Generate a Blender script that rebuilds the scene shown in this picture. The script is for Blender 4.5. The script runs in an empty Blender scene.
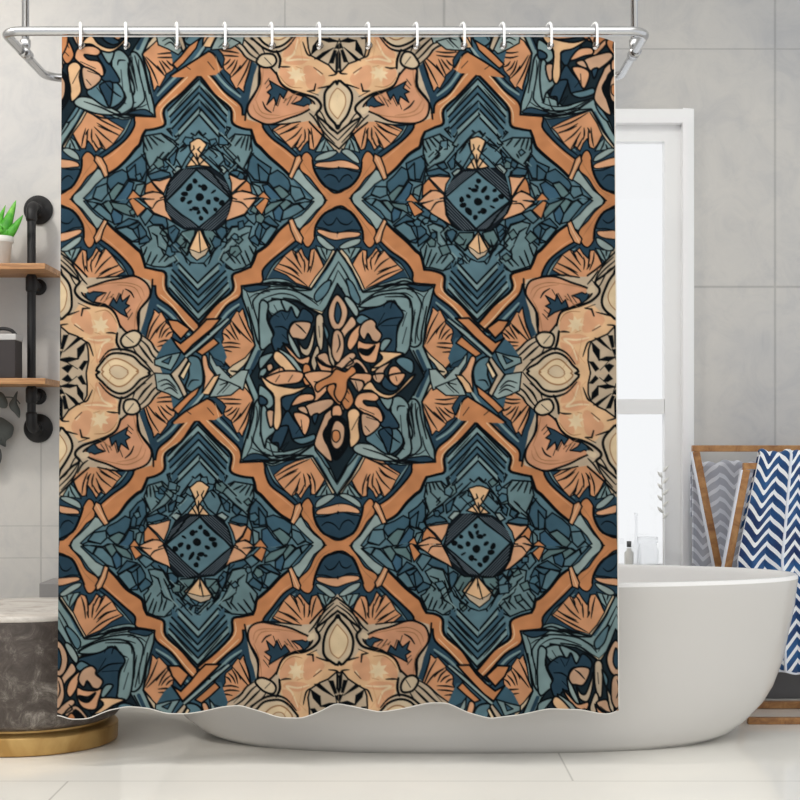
# ---------------------------------------------------------------- printed pattern of the curtain
import numpy as np, math
FX0, FX1, FY0, FY1 = 56.0, 622.0, 34.0, 721.0        # extent of the drawing sheet
SS = 3
OR=(184,124,82); OF=(196,141,102); OR2=(204,153,116); PE=(213,173,131); PP=(188,151,122); CR=(218,194,156); TP=(182,163,138); TP2=(198,178,148)
GL=(140,155,150); TL=(118,140,139); TM=(86,114,122); TG=(88,112,112); TD=(59,87,100); TN=(40,62,76); DK=(26,38,44); BK=(9,13,16); BR=(138,98,66)
W_ = int((FX1-FX0)*SS); H_ = int((FY1-FY0)*SS)
CAN = np.empty((H_, W_, 3), np.float32); CAN[:] = TD

def catmull(p, closed, n=4):
    p = [np.array(q, float) for q in p]
    if len(p) < 3: return p
    out = []; N = len(p)
    rng = range(N) if closed else range(N-1)
    for i in rng:
        if closed: a, b, c, d = p[i-1], p[i], p[(i+1) % N], p[(i+2) % N]
        else: a, b, c, d = p[max(i-1,0)], p[i], p[i+1], p[min(i+2,N-1)]
        for k in range(n):
            t = k/n
            out.append(0.5*((2*b)+(-a+c)*t+(2*a-5*b+4*c-d)*t*t+(-a+3*b-3*c+d)*t**3))
    if not closed: out.append(p[-1])
    return out

def fill(pts, col):
    P = np.array(pts, float); P = (P-[FX0,FY0])*SS
    x0,y0 = np.floor(P.min(0)).astype(int)-1; x1,y1 = np.ceil(P.max(0)).astype(int)+2
    x0=max(x0,0); y0=max(y0,0); x1=min(x1,W_); y1=min(y1,H_)
    if x1<=x0 or y1<=y0: return
    X = np.arange(x0,x1)+.5; Y = (np.arange(y0,y1)+.5)[:,None]
    m = np.zeros((y1-y0,x1-x0), bool); Q = np.roll(P,-1,0)
    for (ax,ay),(bx,by) in zip(P,Q):
        if ay==by: continue
        c = (ay<=Y)!=(by<=Y)
        if not c.any(): continue
        xi = ax+(Y-ay)*(bx-ax)/(by-ay)
        m ^= c & (X[None,:]<xi)
    CAN[y0:y1,x0:x1][m] = col

def stroke(pts, w, col, taper=0.0, closed=False):
    P = (np.array(pts,float)-[FX0,FY0])*SS
    if closed: P = np.vstack([P,P[:1]])
    n = len(P)-1
    if n<1: return
    r0 = w*SS/2
    for i in range(n):
        def rad(t):
            return max(r0*(1-taper*abs(2*t-1)**1.5), .35)
        ra, rb = rad(i/n), rad((i+1)/n)
        a, b = P[i], P[i+1]; R = max(ra,rb)+1
        x0=max(int(min(a[0],b[0])-R),0); x1=min(int(max(a[0],b[0])+R)+2,W_)
        y0=max(int(min(a[1],b[1])-R),0); y1=min(int(max(a[1],b[1])+R)+2,H_)
        if x1<=x0 or y1<=y0: continue
        X=np.arange(x0,x1)+.5-a[0]; Y=(np.arange(y0,y1)+.5-a[1])[:,None]
        d=b-a; L=d@d
        t=np.clip((X*d[0]+Y*d[1])/max(L,1e-6),0,1)
        D=np.hypot(X-t*d[0],Y-t*d[1]); rr=ra+(rb-ra)*t
        al=np.clip(rr-D+.5,0,1)[...,None]
        reg=CAN[y0:y1,x0:x1]; reg += (np.array(col,np.float32)-reg)*al

def dense(pts):
    out=[]
    for i,a in enumerate(pts):
        b=pts[(i+1)%len(pts)]; n=max(1,int(math.hypot(b[0]-a[0],b[1]-a[1])/9))
        out+=[(a[0]+(b[0]-a[0])*k/n,a[1]+(b[1]-a[1])*k/n) for k in range(n)]
    return out

class Rec:                                            # a motif: shapes recorded relative to its centre
    def __init__(s, cx, cy, lim=None, grow=1.0, fat=1.28): s.c=(cx,cy); s.L=[]; s.z=(0,0,1); s.lim=lim; s.grow=grow; s.fat=fat
    def Z(s, ox, oy, k=8.0): s.z=(ox,oy,k)
    def _a(s, pts):
        ox,oy,k=s.z; return [(ox+x/k-s.c[0], oy+y/k-s.c[1]) for x,y in pts]
    def P(s, col, pts, o=1.0, sm=True, oc=BK):
        q=s._a(pts)
        if s.grow!=1 and o>1.25:
            mx=sum(p[0] for p in q)/len(q); my=sum(p[1] for p in q)/len(q)
            q=[(mx+(p[0]-mx)*s.grow,my+(p[1]-my)*s.grow) for p in q]
        s.L.append(('p',q,col,o,sm,oc))
    def S(s, pts, w=1.2, col=BK, t=.6, sm=True): s.L.append(('s',s._a(pts),w,col,t,sm))
    def draw(s, cx, cy, sx=1, sy=1, jit=1.0, seed=0.0):
        def f(q):
            x=cx+sx*q[0]; y=cy+sy*q[1]
            j=jit
            return (x+j*(1.2*math.sin(x*.11+y*.05)+.7*math.sin(y*.23+x*.07)), y+j*(1.2*math.sin(y*.10-x*.06)+.7*math.sin(x*.21+1)))
        for e in s.L:
            if e[0]=='p':
                _,pts,col,o,sm,oc=e; q=catmull(pts,True) if sm else dense(pts)
                if s.lim:
                    a,b,c,d=s.lim; q=[(min(max(p[0],a),b),min(max(p[1],c),d)) for p in q]
                    on=[(abs(p[0]-a)<.05 , abs(p[0]-b)<.05 , abs(p[1]-c)<.05 , abs(p[1]-d)<.05) for p in q]
                F=[f(p) for p in q]
                fill(F,col)
                if o:
                    if not s.lim: stroke(F,o*s.fat,oc,0,True)
                    else:
                        for i in range(len(F)):
                            k=(i+1)%len(F)
                            if not any(u and v for u,v in zip(on[i],on[k])): stroke([F[i],F[k]],o*s.fat,oc,0)
            else:
                _,pts,w,col,t,sm=e; q=[f(p) for p in pts]
                if sm: q=catmull(q,False)
                elif t and len(q)==2: q=[q[0],((q[0][0]*2+q[1][0])/3,(q[0][1]*2+q[1][1])/3),((q[0][0]+q[1][0]*2)/3,(q[0][1]+q[1][1]*2)/3),q[1]]
                stroke(q,w*(s.fat if sum(col)<200 else 1),col,t)

C0=(198.5,199.5)
# ---- frame of one quarter: fans, pockets, band, curl (drawn in the lower right quarter of the upper left diamond)
FA=Rec(*C0,lim=(0,139.5,0,173)); FA.Z(0,0,1)
FA.P(TN,[(240,296),(242,285),(262,283),(264,272),(272,261),(285,249),(296,240),(310,246),(316,232),(338,225),(338,250),(322,268),(311,290),(290,296),(258,310),(254,346),(238,378),(198,378),(196,352),(190,344),(209,326),(226,308)],0,False)
FA.S([(267,279),(275,267),(286,256),(296,248)],1.6,TL,.5); FA.S([(265,281),(276,263),(288,252),(297,244)],1.1,BK,.3)
FA.S([(240,304),(226,315),(209,334),(196,346)],2.6,TL,.3); FA.S([(240,307),(228,318),(213,336),(200,347)],1.1,BK,.3)
FA.P(TL,[(262,282),(275,279),(300,287),(311,291),(300,293),(262,288)],.8)
FA.S([(264,285),(285,284),(300,289)],1.0)
FA.P(OF,[(311,289),(296,284),(274,270),(278,265),(285,255),(291,249),(296,252),(300,247),(304,254),(308,259),(311,250),(315,249),(319,254),(325,266),(317,279)],.9,False)
FA.P(TL,[(316,247),(334,250),(327,262),(322,257)],.8,False)
FA.P(TP2,[(334,250),(337,252),(327,268),(312,290),(310,288),(324,266)],.9,False)
FA.Z(260,190)
for a,b in [((130,630),(390,775)),((150,590),(310,690)),((160,600),(300,668)),((200,530),(330,665)),((250,480),(322,612)),((290,470),(345,560)),((270,490),(300,560)),((400,470),(382,640)),((350,540),(348,650)),((440,490),(403,655)),((460,480),(512,605)),((490,460),(540,570)),((545,470),(540,520)),((400,600),(375,650))]:
    FA.S([a,((a[0]+b[0])/2+4,(a[1]+b[1])/2-4),b],1.25,BK,.75)
FA.Z(190,280)
FA.P(OF,[(512,520),(430,225),(398,262),(378,250),(330,318),(325,345),(270,390),(262,420),(275,470),(250,510),(205,560),(160,575),(240,640),(320,715),(420,640)],.9,False)
FA.P(TP2,[(520,520),(530,545),(420,680),(320,790),(290,770),(340,690),(440,610)],.9,False)
FA.P(TL,[(150,590),(200,640),(300,780),(250,800),(190,760),(150,650)],.8,False); FA.P(TN,[(170,620),(225,665),(290,690),(240,705)],.5,False)
for a,b in [((390,270),(500,505)),((330,330),(485,500)),((345,350),(410,430)),((320,350),(390,470)),((290,390),(370,470)),((265,420),(330,470)),((250,500),(400,500)),((230,540),(400,530)),((200,560),(340,570)),((430,250),(500,470)),((210,590),(320,710))]:
    FA.S([a,((a[0]+b[0])/2+5,(a[1]+b[1])/2-5),b],1.35,BK,.75)
FA.Z(0,0,1)
# curl and lens at the side junction
FA.P(GL,[(290,223),(301,215),(314,201),(311,199.5),(324,199.5),(322,204),(315,210),(307.5,220),(300,230)],.9,False)
FA.P(TN,[(316,228),(319,219),(326,211),(338,207),(340,207),(340,231),(325,229)],1.0); FA.S([(323,220),(328,224),(334,222),(338,216)],1.1)
FA.P(OR2,[(317,231),(326,231),(340,233),(340,240),(330,239),(318,235)],.9); FA.P(GL,[(316,237),(325,240),(336,248),(330,250),(318,243)],.9)
FA.P(OR,[(324,202),(315,212.5),(309,222),(300,231),(302,243),(308,247),(313,240),(315,229),(319,219),(326,211),(334,206),(342,205),(342,199.5),(326,199.5)],1.1)
FA.S([(330,204),(320,212),(311,226),(303,236)],.7,BR); FA.S([(313,238),(316,226),(324,212),(340,206)],2.0,BK,.3)
# band
band=[(290,223),(280,231),(270,242),(261,250),(256,254),(253.5,262),(251,268),(240,270.5),(231.5,275),(231,290),(215,305),(200,322),(188,334),(188,347),(209,326),(226,308),(240,296),(242,285),(262,283),(264,272),(272,261),(285,249),(296,240)]
FA.P(OR,band,0,False)
FA.S([(290,223),(280,231),(270,242),(261,250),(256,254),(253.5,262),(251,268)],2.6,BK,.2); FA.S([(251,268),(240,270.5),(231.5,275),(231,290),(215,305),(200,322),(188,334)],2.2,BK,.2)
FA.S([(188,347),(209,326),(226,308),(240,296),(242,285)],1.8,BK,.2); FA.S([(242,285),(262,283),(264,272),(272,261),(285,249),(296,240)],1.6,BK,.2)
FA.S([(191,341),(209,322),(225,305),(237,294)],.9,CR,.4); FA.S([(270,259),(283,247),(293,238)],.8,(206,152,112),.4); FA.S([(234,277),(234,290),(219,304)],.8,CR,.4)
FA.P(OF,[(289,222),(293,219.5),(302,238),(300,244),(295,241)],1.1,False); FA.S([(291,222),(299,241)],.8,CR,.3)

# ---- diamond ground: cobbles, hatches, chevrons
def diamond_ground(r, up):
    r.Z(0,0,1)
    pts=[(198.5,199.5),(313,199.5),(290,224),(270,242),(256,254),(251,268),(231.5,275),(231,290),(215,305),(198.5,324)]
    if up: pts=[(x,399-y) for x,y in pts]
    r.P(TM,pts,0,False)
def chev(r, up):
    r.Z(0,0,1)
    f=(lambda p:(p[0],399-p[1])) if up else (lambda p:p)
    cols=[TD,TL,TD,TM,TD,TL,TM]
    for k,c in enumerate(cols):
        yv=327-7.2*k; e=(31-k*1.2) if k<5 else 20
        ya=yv-e*1.05
        if ya<262: e=(yv-262)/1.05; ya=262
        r.P(c,[f(q) for q in [(198.5,yv),(198.5+e,ya),(198.5+e,ya-9),(198.5,yv-9)]],0,False)
        r.S([f((198.5,yv)),f((198.5+e,ya))],1.55,BK,.1,False)
        if k in (1,3): r.S([f((198.5+6,yv-10)),f((198.5+e-6,ya+1.5))],.9,BK,.7,False)
DS=Rec(*C0,lim=(0,139.5,0,173)); diamond_ground(DS,False); CS=Rec(*C0,lim=(0,139.5,0,173)); chev(CS,False)
DS.Z(190,190)
for c,p in [(TL,[(350,290),(430,265),(480,280),(450,370),(500,440),(530,470),(490,600),(330,640),(250,560),(300,430),(290,400)]),(TD,[(220,320),(260,290),(305,310),(300,370),(260,420),(230,360)]),(TG,[(100,330),(200,330),(240,400),(180,500),(130,430)]),
 (TD,[(310,240),(440,190),(470,230),(430,260),(350,280),(320,320),(305,290)]),(TM,[(440,190),(500,150),(550,210),(500,270),(470,230)]),(TD,[(550,250),(640,280),(590,310),(540,260)]),(TD,[(500,320),(540,260),(590,320),(560,400),(500,350)]),
 (TD,[(460,380),(500,350),(560,410),(550,450),(470,400)]),((58,88,106),[(590,320),(640,290),(640,420),(570,430),(560,400)]),(TM,[(540,0),(580,0),(570,50),(520,90),(500,40)]),(TD,[(600,10),(700,20),(690,130),(620,90),(580,40)])]:
    DS.P(c if c!=TL else (100,124,126),p,1.15,False)
for q in [[(470,450),(510,550)],[(430,490),(480,600)],[(390,520),(440,610)],[(350,470),(340,530),(380,590)],[(300,520),(340,590)],[(240,420),(200,510),(150,600)],[(370,440),(320,500),(260,530)],[(450,320),(400,350),(370,430)],[(350,360),(290,440)],[(250,550),(280,620),(330,640)],
          [(160,390),(190,440),(220,440)],[(70,580),(130,570),(160,620),(90,690)],[(130,570),(230,470),(250,430)],[(190,620),(200,680),(130,760)],[(240,580),(270,640),(260,720),(200,790)],[(320,320),(260,430),(300,440)]]:
    DS.S(q,1.5,BK,.5,False)
DS.S([(340,420),(280,500),(200,600)],1.6,TL,.3,False)
DS.Z(260,190)
for c,p in [(TD,[(30,0),(120,0),(190,90),(70,110)]),(TG,[(120,20),(220,80),(170,130),(30,210),(30,160),(70,110),(190,90)]),(TG,[(130,0),(220,0),(280,100),(200,190),(170,130),(220,80)]),(TM,[(240,0),(340,0),(380,50),(290,100)]),(TM,[(330,90),(370,50),(415,85),(360,140)]),
 (TM,[(290,110),(325,95),(355,140),(250,240),(180,260),(200,190)]),((58,88,106),[(110,180),(170,135),(200,190),(170,270),(120,240)]),(TD,[(0,240),(70,210),(160,290),(150,300),(60,270)]),(TD,[(0,290),(40,310),(10,400),(0,400)]),(TM,[(40,310),(80,280),(150,310),(60,420),(10,400)])]:
    DS.P(c,p,1.1,False)
DN=Rec(*C0,lim=(0,139.5,-173,0)); diamond_ground(DN,True); CN=Rec(*C0,lim=(0,139.5,-173,0)); chev(CN,True)
DN.Z(190,110)
for c,p in [(TL,[(260,270),(350,200),(490,220),(500,330),(450,440),(470,490),(330,390),(270,310)]),(TD,[(330,400),(390,440),(360,480),(320,450)]),(TD,[(490,340),(640,450),(620,570),(500,580),(470,480)]),(TD,[(320,500),(380,470),(470,500),(460,545),(310,520)]),
 (GL,[(210,460),(250,450),(295,490),(260,530)]),(TM,[(110,350),(160,270),(240,320),(260,390),(210,460)]),(TD,[(250,330),(310,400),(300,460),(270,440)]),(TL,[(500,590),(560,620),(570,680),(530,710)]),(TL,[(150,170),(180,150),(280,270),(250,290)]),(TL,[(210,160),(250,120),(290,170),(260,220)]),(TD,[(180,130),(60,20),(90,0),(210,100)])]:
    DN.P(c if c!=TL else (100,124,126),p,1.2,False)
for q in [[(470,220),(435,310)],[(440,215),(395,290)],[(500,240),(470,320)],[(410,215),(350,280)],[(350,210),(300,280)],[(520,350),(440,450)],[(360,350),(390,390)],[(100,200),(150,160)],[(60,160),(20,210)],[(60,160),(100,200)],[(170,290),(220,340)],[(120,200),(240,320)],[(200,100),(310,160),(280,220)],[(560,440),(620,500)],[(470,460),(520,560),(600,560)],[(90,90),(150,150)],[(250,120),(180,190)]]:
    DN.S(q,1.5,BK,.5,False)
DN.Z(260,110)
for c,p in [(TD,[(0,430),(60,500),(50,560),(0,570)]),((58,88,106),[(20,600),(60,580),(170,720),(60,740),(30,680)]),(TG,[(100,610),(160,590),(240,670),(200,715),(170,715)]),(TG,[(60,740),(150,720),(180,716),(10,716)]),(TM,[(250,600),(330,610),(370,680),(300,716),(250,670)]),(TM,[(300,716),(370,690),(415,716)]),(TD,[(60,500),(120,470),(240,560),(250,600),(230,650),(150,590),(100,605),(60,560)])]:
    DN.P(c,p,1.1,False)
KS=Rec(*C0,lim=(0,139.5,0,173)); KS.Z(190,190)
KS.P(OR2,[(350,70),(440,20),(520,90),(440,180),(310,240),(260,270),(310,180)],1.1,False); KS.S([(350,70),(440,30),(520,80)],1.2); KS.S([(350,90),(420,100),(460,150)],1.2); KS.S([(460,150),(540,90),(580,20)],1.3)
KS.P(OR,[(510,150),(580,40),(610,90),(570,210)],1.0,False)
KS.P(PE,[(68,320),(120,390),(170,450),(140,510),(68,555)],1.3,False); KS.P(TP,[(68,500),(120,480),(165,455),(140,510),(68,555)],.6,False); KS.S([(75,330),(190,500)],1.6,BK,.3,False); KS.S([(70,340),(50,500)],1.0,BK,.3,False)
KN=Rec(*C0,lim=(0,139.5,-173,0)); KN.Z(190,110)
KN.P(PE,[(60,222),(90,225),(150,255),(120,330),(90,380),(170,460),(60,465)],1.1,False)
for q in [[(68,360),(60,460)],[(130,390),(80,460)],[(90,380),(50,460)],[(100,290),(85,320),(110,350)]]: KN.S(q,1.2,BK,.4,False)
KN.P(OR2,[(300,530),(400,550),(460,550),(350,680)],1.0,False); KN.P(OR,[(460,560),(495,600),(500,680),(440,650),(360,690)],1.0,False); KN.P(OR2,[(350,700),(430,655),(530,720),(470,790),(440,740)],1.0)
KN.P(OR,[(530,720),(580,660),(620,740)],1.0,False)
# ---- centre of a diamond
OC=Rec(*C0,fat=1.0); OC.Z(150,150)
octo=[(380,148),(490,140),(580,210),(665,385),(600,590),(540,640),(400,648),(270,632),(200,590),(112,410),(190,190),(240,155)]
OC.P((20,26,31),octo,1.3,False)
cx,cy=388,392
T_,R_,B_,L_=(375,165),(645,388),(388,625),(130,415)
for a,b,far in [(T_,R_,(545,215)),(R_,B_,(560,600)),(B_,L_,(205,570)),(L_,T_,(205,205))]:
    m=((a[0]+b[0])/2,(a[1]+b[1])/2); d=(far[0]-m[0],far[1]-m[1])
    for k in range(1,6):
        t=k/6; s=1-.55*t
        p=[(m[0]+d[0]*t+(q[0]-m[0])*s, m[1]+d[1]*t+(q[1]-m[1])*s) for q in (a,b)]
        OC.S(p,.72,(98,108,114),0,False)
OC.P(TM,[T_,R_,B_,L_],1.5,False)
blobs=[(395,375,34,32),(320,295,22,34),(365,250,16,22),(280,345,26,20),(265,390,20,26),(320,415,24,14),(430,300,26,26),(400,290,16,10),(500,330,22,10),(465,410,18,22),(530,390,26,18),(440,480,18,34),(365,470,30,18),(385,500,14,20),(400,550,18,22),(575,420,22,22),(520,470,16,16),(330,480,14,10)]
for i,(x,y,a,b) in enumerate(blobs):
    th=.6*math.sin(i*2.1); n=7
    OC.P(BK,[(x+a*math.cos(k*6.283/n)*math.cos(th)-b*math.sin(k*6.283/n)*math.sin(th)+3*math.sin(k*5+i), y+a*math.cos(k*6.283/n)*math.sin(th)+b*math.sin(k*6.283/n)*math.cos(th)) for k in range(n)],0)
OC.S([(660,388),(560,280),(490,180),(440,150)],2.0,BK,.2); OC.S([(112,410),(160,250),(240,160)],1.8,BK,.2)

# ---- vertical junction (between two diamonds)
JU=Rec(198.5,372.5); JU.Z(160,320)
JU.P(TD,[(90,150),(200,230),(330,130),(480,140),(540,300),(400,640),(420,720),(180,800),(100,700),(60,500),(-30,300),(30,200)],0,False)
JU.P(TL,[(-40,310),(170,260),(90,400),(-40,350)],1.1,False); JU.P(TD,[(20,330),(100,290),(70,350)],.9,False)
JU.P(GL,[(-40,420),(80,430),(190,600),(150,640),(-20,560)],1.0,False)
for k in range(3): JU.S([(-10+k*20,500+k*34),(60+k*10,480+k*34),(120+k*8,540+k*26)],1.1)
JU.P(GL,[(390,260),(470,360),(560,470),(640,400),(700,400),(660,560),(470,470),(400,340)],1.0,False); JU.P(TN,[(415,300),(500,340),(520,380),(460,370)],.6,False)
JU.P(GL,[(470,470),(640,540),(560,600),(400,610)],1.0,False); JU.S([(480,520),(540,510),(460,590)],1.1,BK); JU.S([(560,520),(500,580)],1.0)
JU.P(TM,[(215,300),(300,310),(345,400),(335,520),(260,575),(195,530),(230,430)],1.5); JU.S([(215,530),(250,480),(310,480)],1.2)
JU.P(TP,[(205,290),(90,430),(190,620),(215,590),(150,440),(220,320)],1.2,False); JU.P(CR,[(225,330),(160,440),(185,470),(240,350)],.8,False)
JU.P(OR2,[(330,310),(365,290),(400,380),(440,450),(390,520),(345,590),(360,450)],1.2)
JU.P(PE,[(430,450),(480,440),(400,590),(340,590),(380,520)],1.0,False)
JU.P(OR,[(60,0),(150,0),(240,70),(170,155),(100,80)],1.5,False)
JU.P(OR,[(370,-10),(480,-10),(330,140),(190,275),(95,150),(170,190),(250,120)],1.5,False)
JU.S([(540,0),(400,120),(205,290)],2.4,GL,.1); JU.S([(560,0),(420,120),(215,305)],1.2,BK,.1); JU.S([(510,0),(370,115),(195,280)],1.2,BK,.1)
JU.P(OR,[(285,265),(430,135),(472,180),(330,292)],1.2,False)
JU.P(OR,[(100,720),(240,580),(325,525),(295,600),(140,755)],1.2,False)
JU.S([(350,590),(260,700),(120,800)],2.4,GL,.1); JU.S([(365,600),(280,705),(140,800)],1.1,BK,.1)
JU.P(OR,[(385,620),(430,650),(500,760),(440,800),(290,815),(110,830),(90,810),(200,730)],0,False)
JU.S([(385,620),(200,735),(90,820)],1.6,BK,.1); JU.S([(385,620),(430,650),(490,750)],1.6,BK,.1); JU.S([(380,700),(430,760)],1.3); JU.S([(210,730),(250,760)],1.3); JU.S([(440,660),(470,790)],1.2,CR)

# ---- blue star rosette, one quarter of its border (upper left)
ST=Rec(338,374,lim=(-139,0,-173,0)); ST.Z(0,0,1)
ST.P(TL,[(338,252),(316,290),(298,287),(262,283),(242,285),(243,297),(254,346),(240,376),(262,376),(300,340),(338,300)],0,False)
ST.S([(338,250),(325,270),(312,291),(298,288),(262,284),(241,285),(243,297),(250,320),(254,346)],1.6,BK,.1,False)
ST.S([(254,346),(240,376)],1.6,BK,0,False); ST.S([(259,352),(248,376)],3.0,TN,0,False); ST.S([(263,352),(251,376)],1.2,BK,0,False)
ST.S([(338,262),(328,280),(317,305)],1.3); ST.S([(338,270),(331,284),(320,306)],.9)
ST.Z(260,280)
ST.P(TM,[(440,130),(520,20),(570,0),(520,130),(460,190)],1.1)
for q,w in [([(0,40),(100,20),(200,50),(300,90),(410,95)],1.6),([(0,110),(60,80),(200,85),(320,110),(430,170)],1.3),([(0,70),(100,55),(220,75)],.8),([(180,150),(300,170),(400,230),(490,290),(550,230),(570,150),(610,60)],1.7),([(40,200),(20,260),(50,380),(70,480)],1.2),([(0,260),(30,400),(30,500)],1.0)]: ST.S(q,w,BK,.4)
ST.P(CR,[(400,225),(490,285),(560,200),(555,190),(490,265)],.5,False)
ST.Z(190,280)
ST.P(TN,[(430,48),(640,50),(560,85),(480,92)],1.0)
for q,w in [([(640,90),(580,100),(520,160),(510,220),(550,380),(570,510)],1.2),([(640,190),(590,210),(580,270),(620,380),(600,520)],1.0),([(470,220),(510,400),(530,500),(580,545),(640,520)],1.5),([(530,300),(545,420),(540,480)],.8)]: ST.S(q,w,BK,.4)
ST.Z(260,280)
for q,w in [([(20,150),(90,120),(170,115),(260,135),(330,170)],1.0),([(60,230),(90,190),(130,170)],1.1),([(200,40),(320,70),(400,80)],.9),([(330,120),(410,170),(470,220)],.9),([(10,300),(25,420),(50,500)],.9),([(90,400),(110,450)],1.1),([(100,560),(40,640),(-20,720)],1.2),([(60,600),(0,680),(-50,740)],1.0)]: ST.S(q,w,BK,.5)
ST.Z(190,280)
for q,w in [([(450,80),(490,160),(500,240)],.9),([(560,240),(580,330),(600,430),(600,500)],.9),([(490,140),(540,110),(600,105)],.8)]: ST.S(q,w,BK,.5)
# interior, traced quarter by quarter
RI=Rec(338,374,grow=1.05); RI.Z(0,0,1)
RI.P(DK,[(337,283),(327,306),(321,316),(308,308),(297,302),(272,298),(267,312),(270,330),(266,348),(250,376),(262,402),(266,436),(284,452),(315,444),(330,466),(337,482),(346,466),(360,446),(392,458),(410,446),(407,404),(424,376),(409,348),(412,318),(404,300),(380,298),(361,313),(348,300)],1.2,False)
RI.Z(260,290,8.889)
for c,p in [(TL,[(60,120),(180,90),(230,200),(180,260),(110,230)]),(TL,[(190,90),(330,150),(370,230),(330,250),(280,170),(260,230)]),(TL,[(0,130),(70,130),(60,260),(120,420),(80,480),(0,500)]),(TN,[(90,270),(180,190),(250,200),(280,160),(330,250),(380,170),(460,230),(440,300),(310,280),(260,350),(290,480),(220,480),(160,560),(110,450),(130,380)]),
 (GL,[(250,380),(290,430),(335,520),(360,600),(325,590),(270,490)]),(TP,[(340,440),(380,510),(420,510),(460,400),(475,330),(482,380),(470,480),(430,580),(370,560),(350,490)]),(PP,[(265,360),(310,290),(400,280),(450,310),(400,430),(330,430),(290,420)]),(TP,[(500,240),(560,250),(555,500),(520,520),(495,380)]),
 (OR2,[(215,480),(280,540),(350,610),(435,590),(420,660),(350,650),(280,590)]),(GL,[(170,530),(300,610),(400,760),(380,800),(330,760),(230,620)]),(PE,[(150,550),(230,600),(370,780),(300,810),(250,740),(130,620)]),(OR2,[(50,770),(180,690),(220,740),(200,850),(60,830)]),(PP,[(60,670),(100,650),(120,690),(80,720)]),
 (TP,[(460,600),(500,500),(525,560),(490,720),(455,660)]),(PP,[(510,590),(590,560),(630,640),(650,680),(560,650)]),(TP,[(600,460),(660,600),(660,680),(620,620)]),(OR2,[(500,610),(560,670),(720,720),(720,800),(560,740)]),(OR,[(390,680),(440,670),(470,740),(520,730),(640,750),(720,740),(720,830),(560,880),(400,830)]),(PP,[(640,440),(690,370),(730,370),(730,520),(690,540)]),(TM,[(560,300),(610,380),(590,440)]),
 (TL,[(0,600),(120,560),(60,640),(0,700)]),(TL,[(0,720),(50,690),(60,730),(0,790)])]: RI.P(c,p,1.35)
for q in [[(320,300),(360,330),(410,385)],[(120,130),(160,200)],[(100,200),(170,240)],[(130,330),(200,330),(260,370)],[(190,200),(230,270)],[(520,320),(530,420)],[(180,700),(140,800)],[(290,740),(250,800)],[(540,620),(600,670)],[(280,170),(240,260)],[(200,400),(270,470)]]: RI.S(q,1.2)
RI.Z(335,290,8.889)
for c,p in [(TL,[(230,150),(350,70),(500,40),(620,60),(680,160),(660,480),(600,570),(540,520),(560,330),(600,220),(500,100),(400,150)]),(TN,[(230,200),(400,150),(500,110),(600,220),(550,320),(530,540),(430,540),(380,440),(410,400),(360,320),(320,265),(190,280)]),(TM,[(190,270),(240,220),(320,270),(250,300),(230,310)]),(GL,[(85,90),(110,60),(170,110),(210,190),(180,230)]),(TL,[(400,500),(440,440),(500,450),(420,550)]),
 (PP,[(150,240),(190,310),(100,400),(60,510),(20,480),(30,400),(100,300)]),(OR2,[(110,480),(140,390),(230,310),(215,400),(190,470),(140,530)]),(OR2,[(210,450),(260,470),(350,480),(400,470),(380,560),(350,640),(250,620),(205,530)]),(BK,[(220,520),(290,530),(350,500),(300,570),(240,560)]),(PP,[(220,380),(250,300),(320,265),(360,300),(360,340),(410,400),(380,460),(330,450),(290,400),(260,440)]),
 (PE,[(390,560),(440,550),(600,570),(500,620),(350,720),(330,690),(420,610)]),(PP,[(370,710),(500,640),(440,720),(430,830),(360,800)]),(OR2,[(490,700),(550,680),(600,750),(590,830),(480,830)]),(TM,[(550,640),(600,600),(690,640),(670,740)]),(PP,[(-10,690),(130,560),(180,590),(60,700)]),(PP,[(90,690),(190,610),(280,700),(310,800),(210,770),(150,720)]),(OR,[(-20,700),(60,710),(95,800),(60,860),(-20,860)]),(BK,[(150,720),(190,650),(260,730),(190,740)])]: RI.P(c,p,1.35)
for q in [[(360,340),(460,260),(600,240)],[(410,320),(550,310)],[(440,200),(380,310)],[(270,440),(290,390),(330,450)],[(490,160),(520,90),(570,160),(630,190)],[(440,60),(640,70),(670,160)],[(430,150),(460,90)],[(640,200),(600,320)],[(640,330),(600,480)],[(130,600),(160,640),(90,690)],[(300,640),(330,690),(400,680)],[(540,760),(560,800)]]: RI.S(q,1.3)
RI.Z(260,375,8.889)
for c,p in [(TL,[(0,100),(100,170),(120,260),(60,300),(0,250)]),(TN,[(0,190),(60,220),(60,260),(0,260)]),(TL,[(20,300),(60,300),(70,420),(140,480),(60,560),(40,640),(10,500)]),(PP,[(60,330),(120,320),(130,400),(90,460)]),(TN,[(190,220),(370,140),(290,250),(240,330)]),(TN,[(180,460),(240,330),(300,400),(400,540),(300,580),(250,460)]),(TN,[(100,590),(150,480),(250,460),(220,560),(170,670),(160,600)]),(TM,[(300,570),(400,550),(480,530),(480,580),(370,610)]),
 (OR2,[(50,30),(200,-30),(370,-20),(340,60),(200,85),(130,80)]),(PE,[(20,20),(130,90),(300,120),(425,95),(300,170),(200,200),(190,260),(190,400),(155,475),(120,420),(130,200),(60,110)]),(OR2,[(280,270),(350,180),(460,170),(480,220),(400,240),(320,270)]),(OR2,[(400,-10),(660,-10),(600,130),(480,250),(430,265),(490,200),(470,110)]),(PP,[(400,280),(600,210),(650,250),(560,330),(470,375)]),(OR2,[(300,350),(370,340),(440,380),(440,450),(400,530),(350,450)]),(PP,[(340,290),(400,280),(430,350),(350,320)]),
 (PP,[(730,260),(730,340),(640,400),(570,500),(570,560),(600,620),(640,740),(600,740),(500,640),(500,560),(560,400),(600,330)]),(OR,[(600,120),(660,60),(711,120),(711,260),(640,200)]),(TN,[(470,370),(520,350),(490,440)])]: RI.P(c,p,1.35)
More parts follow.
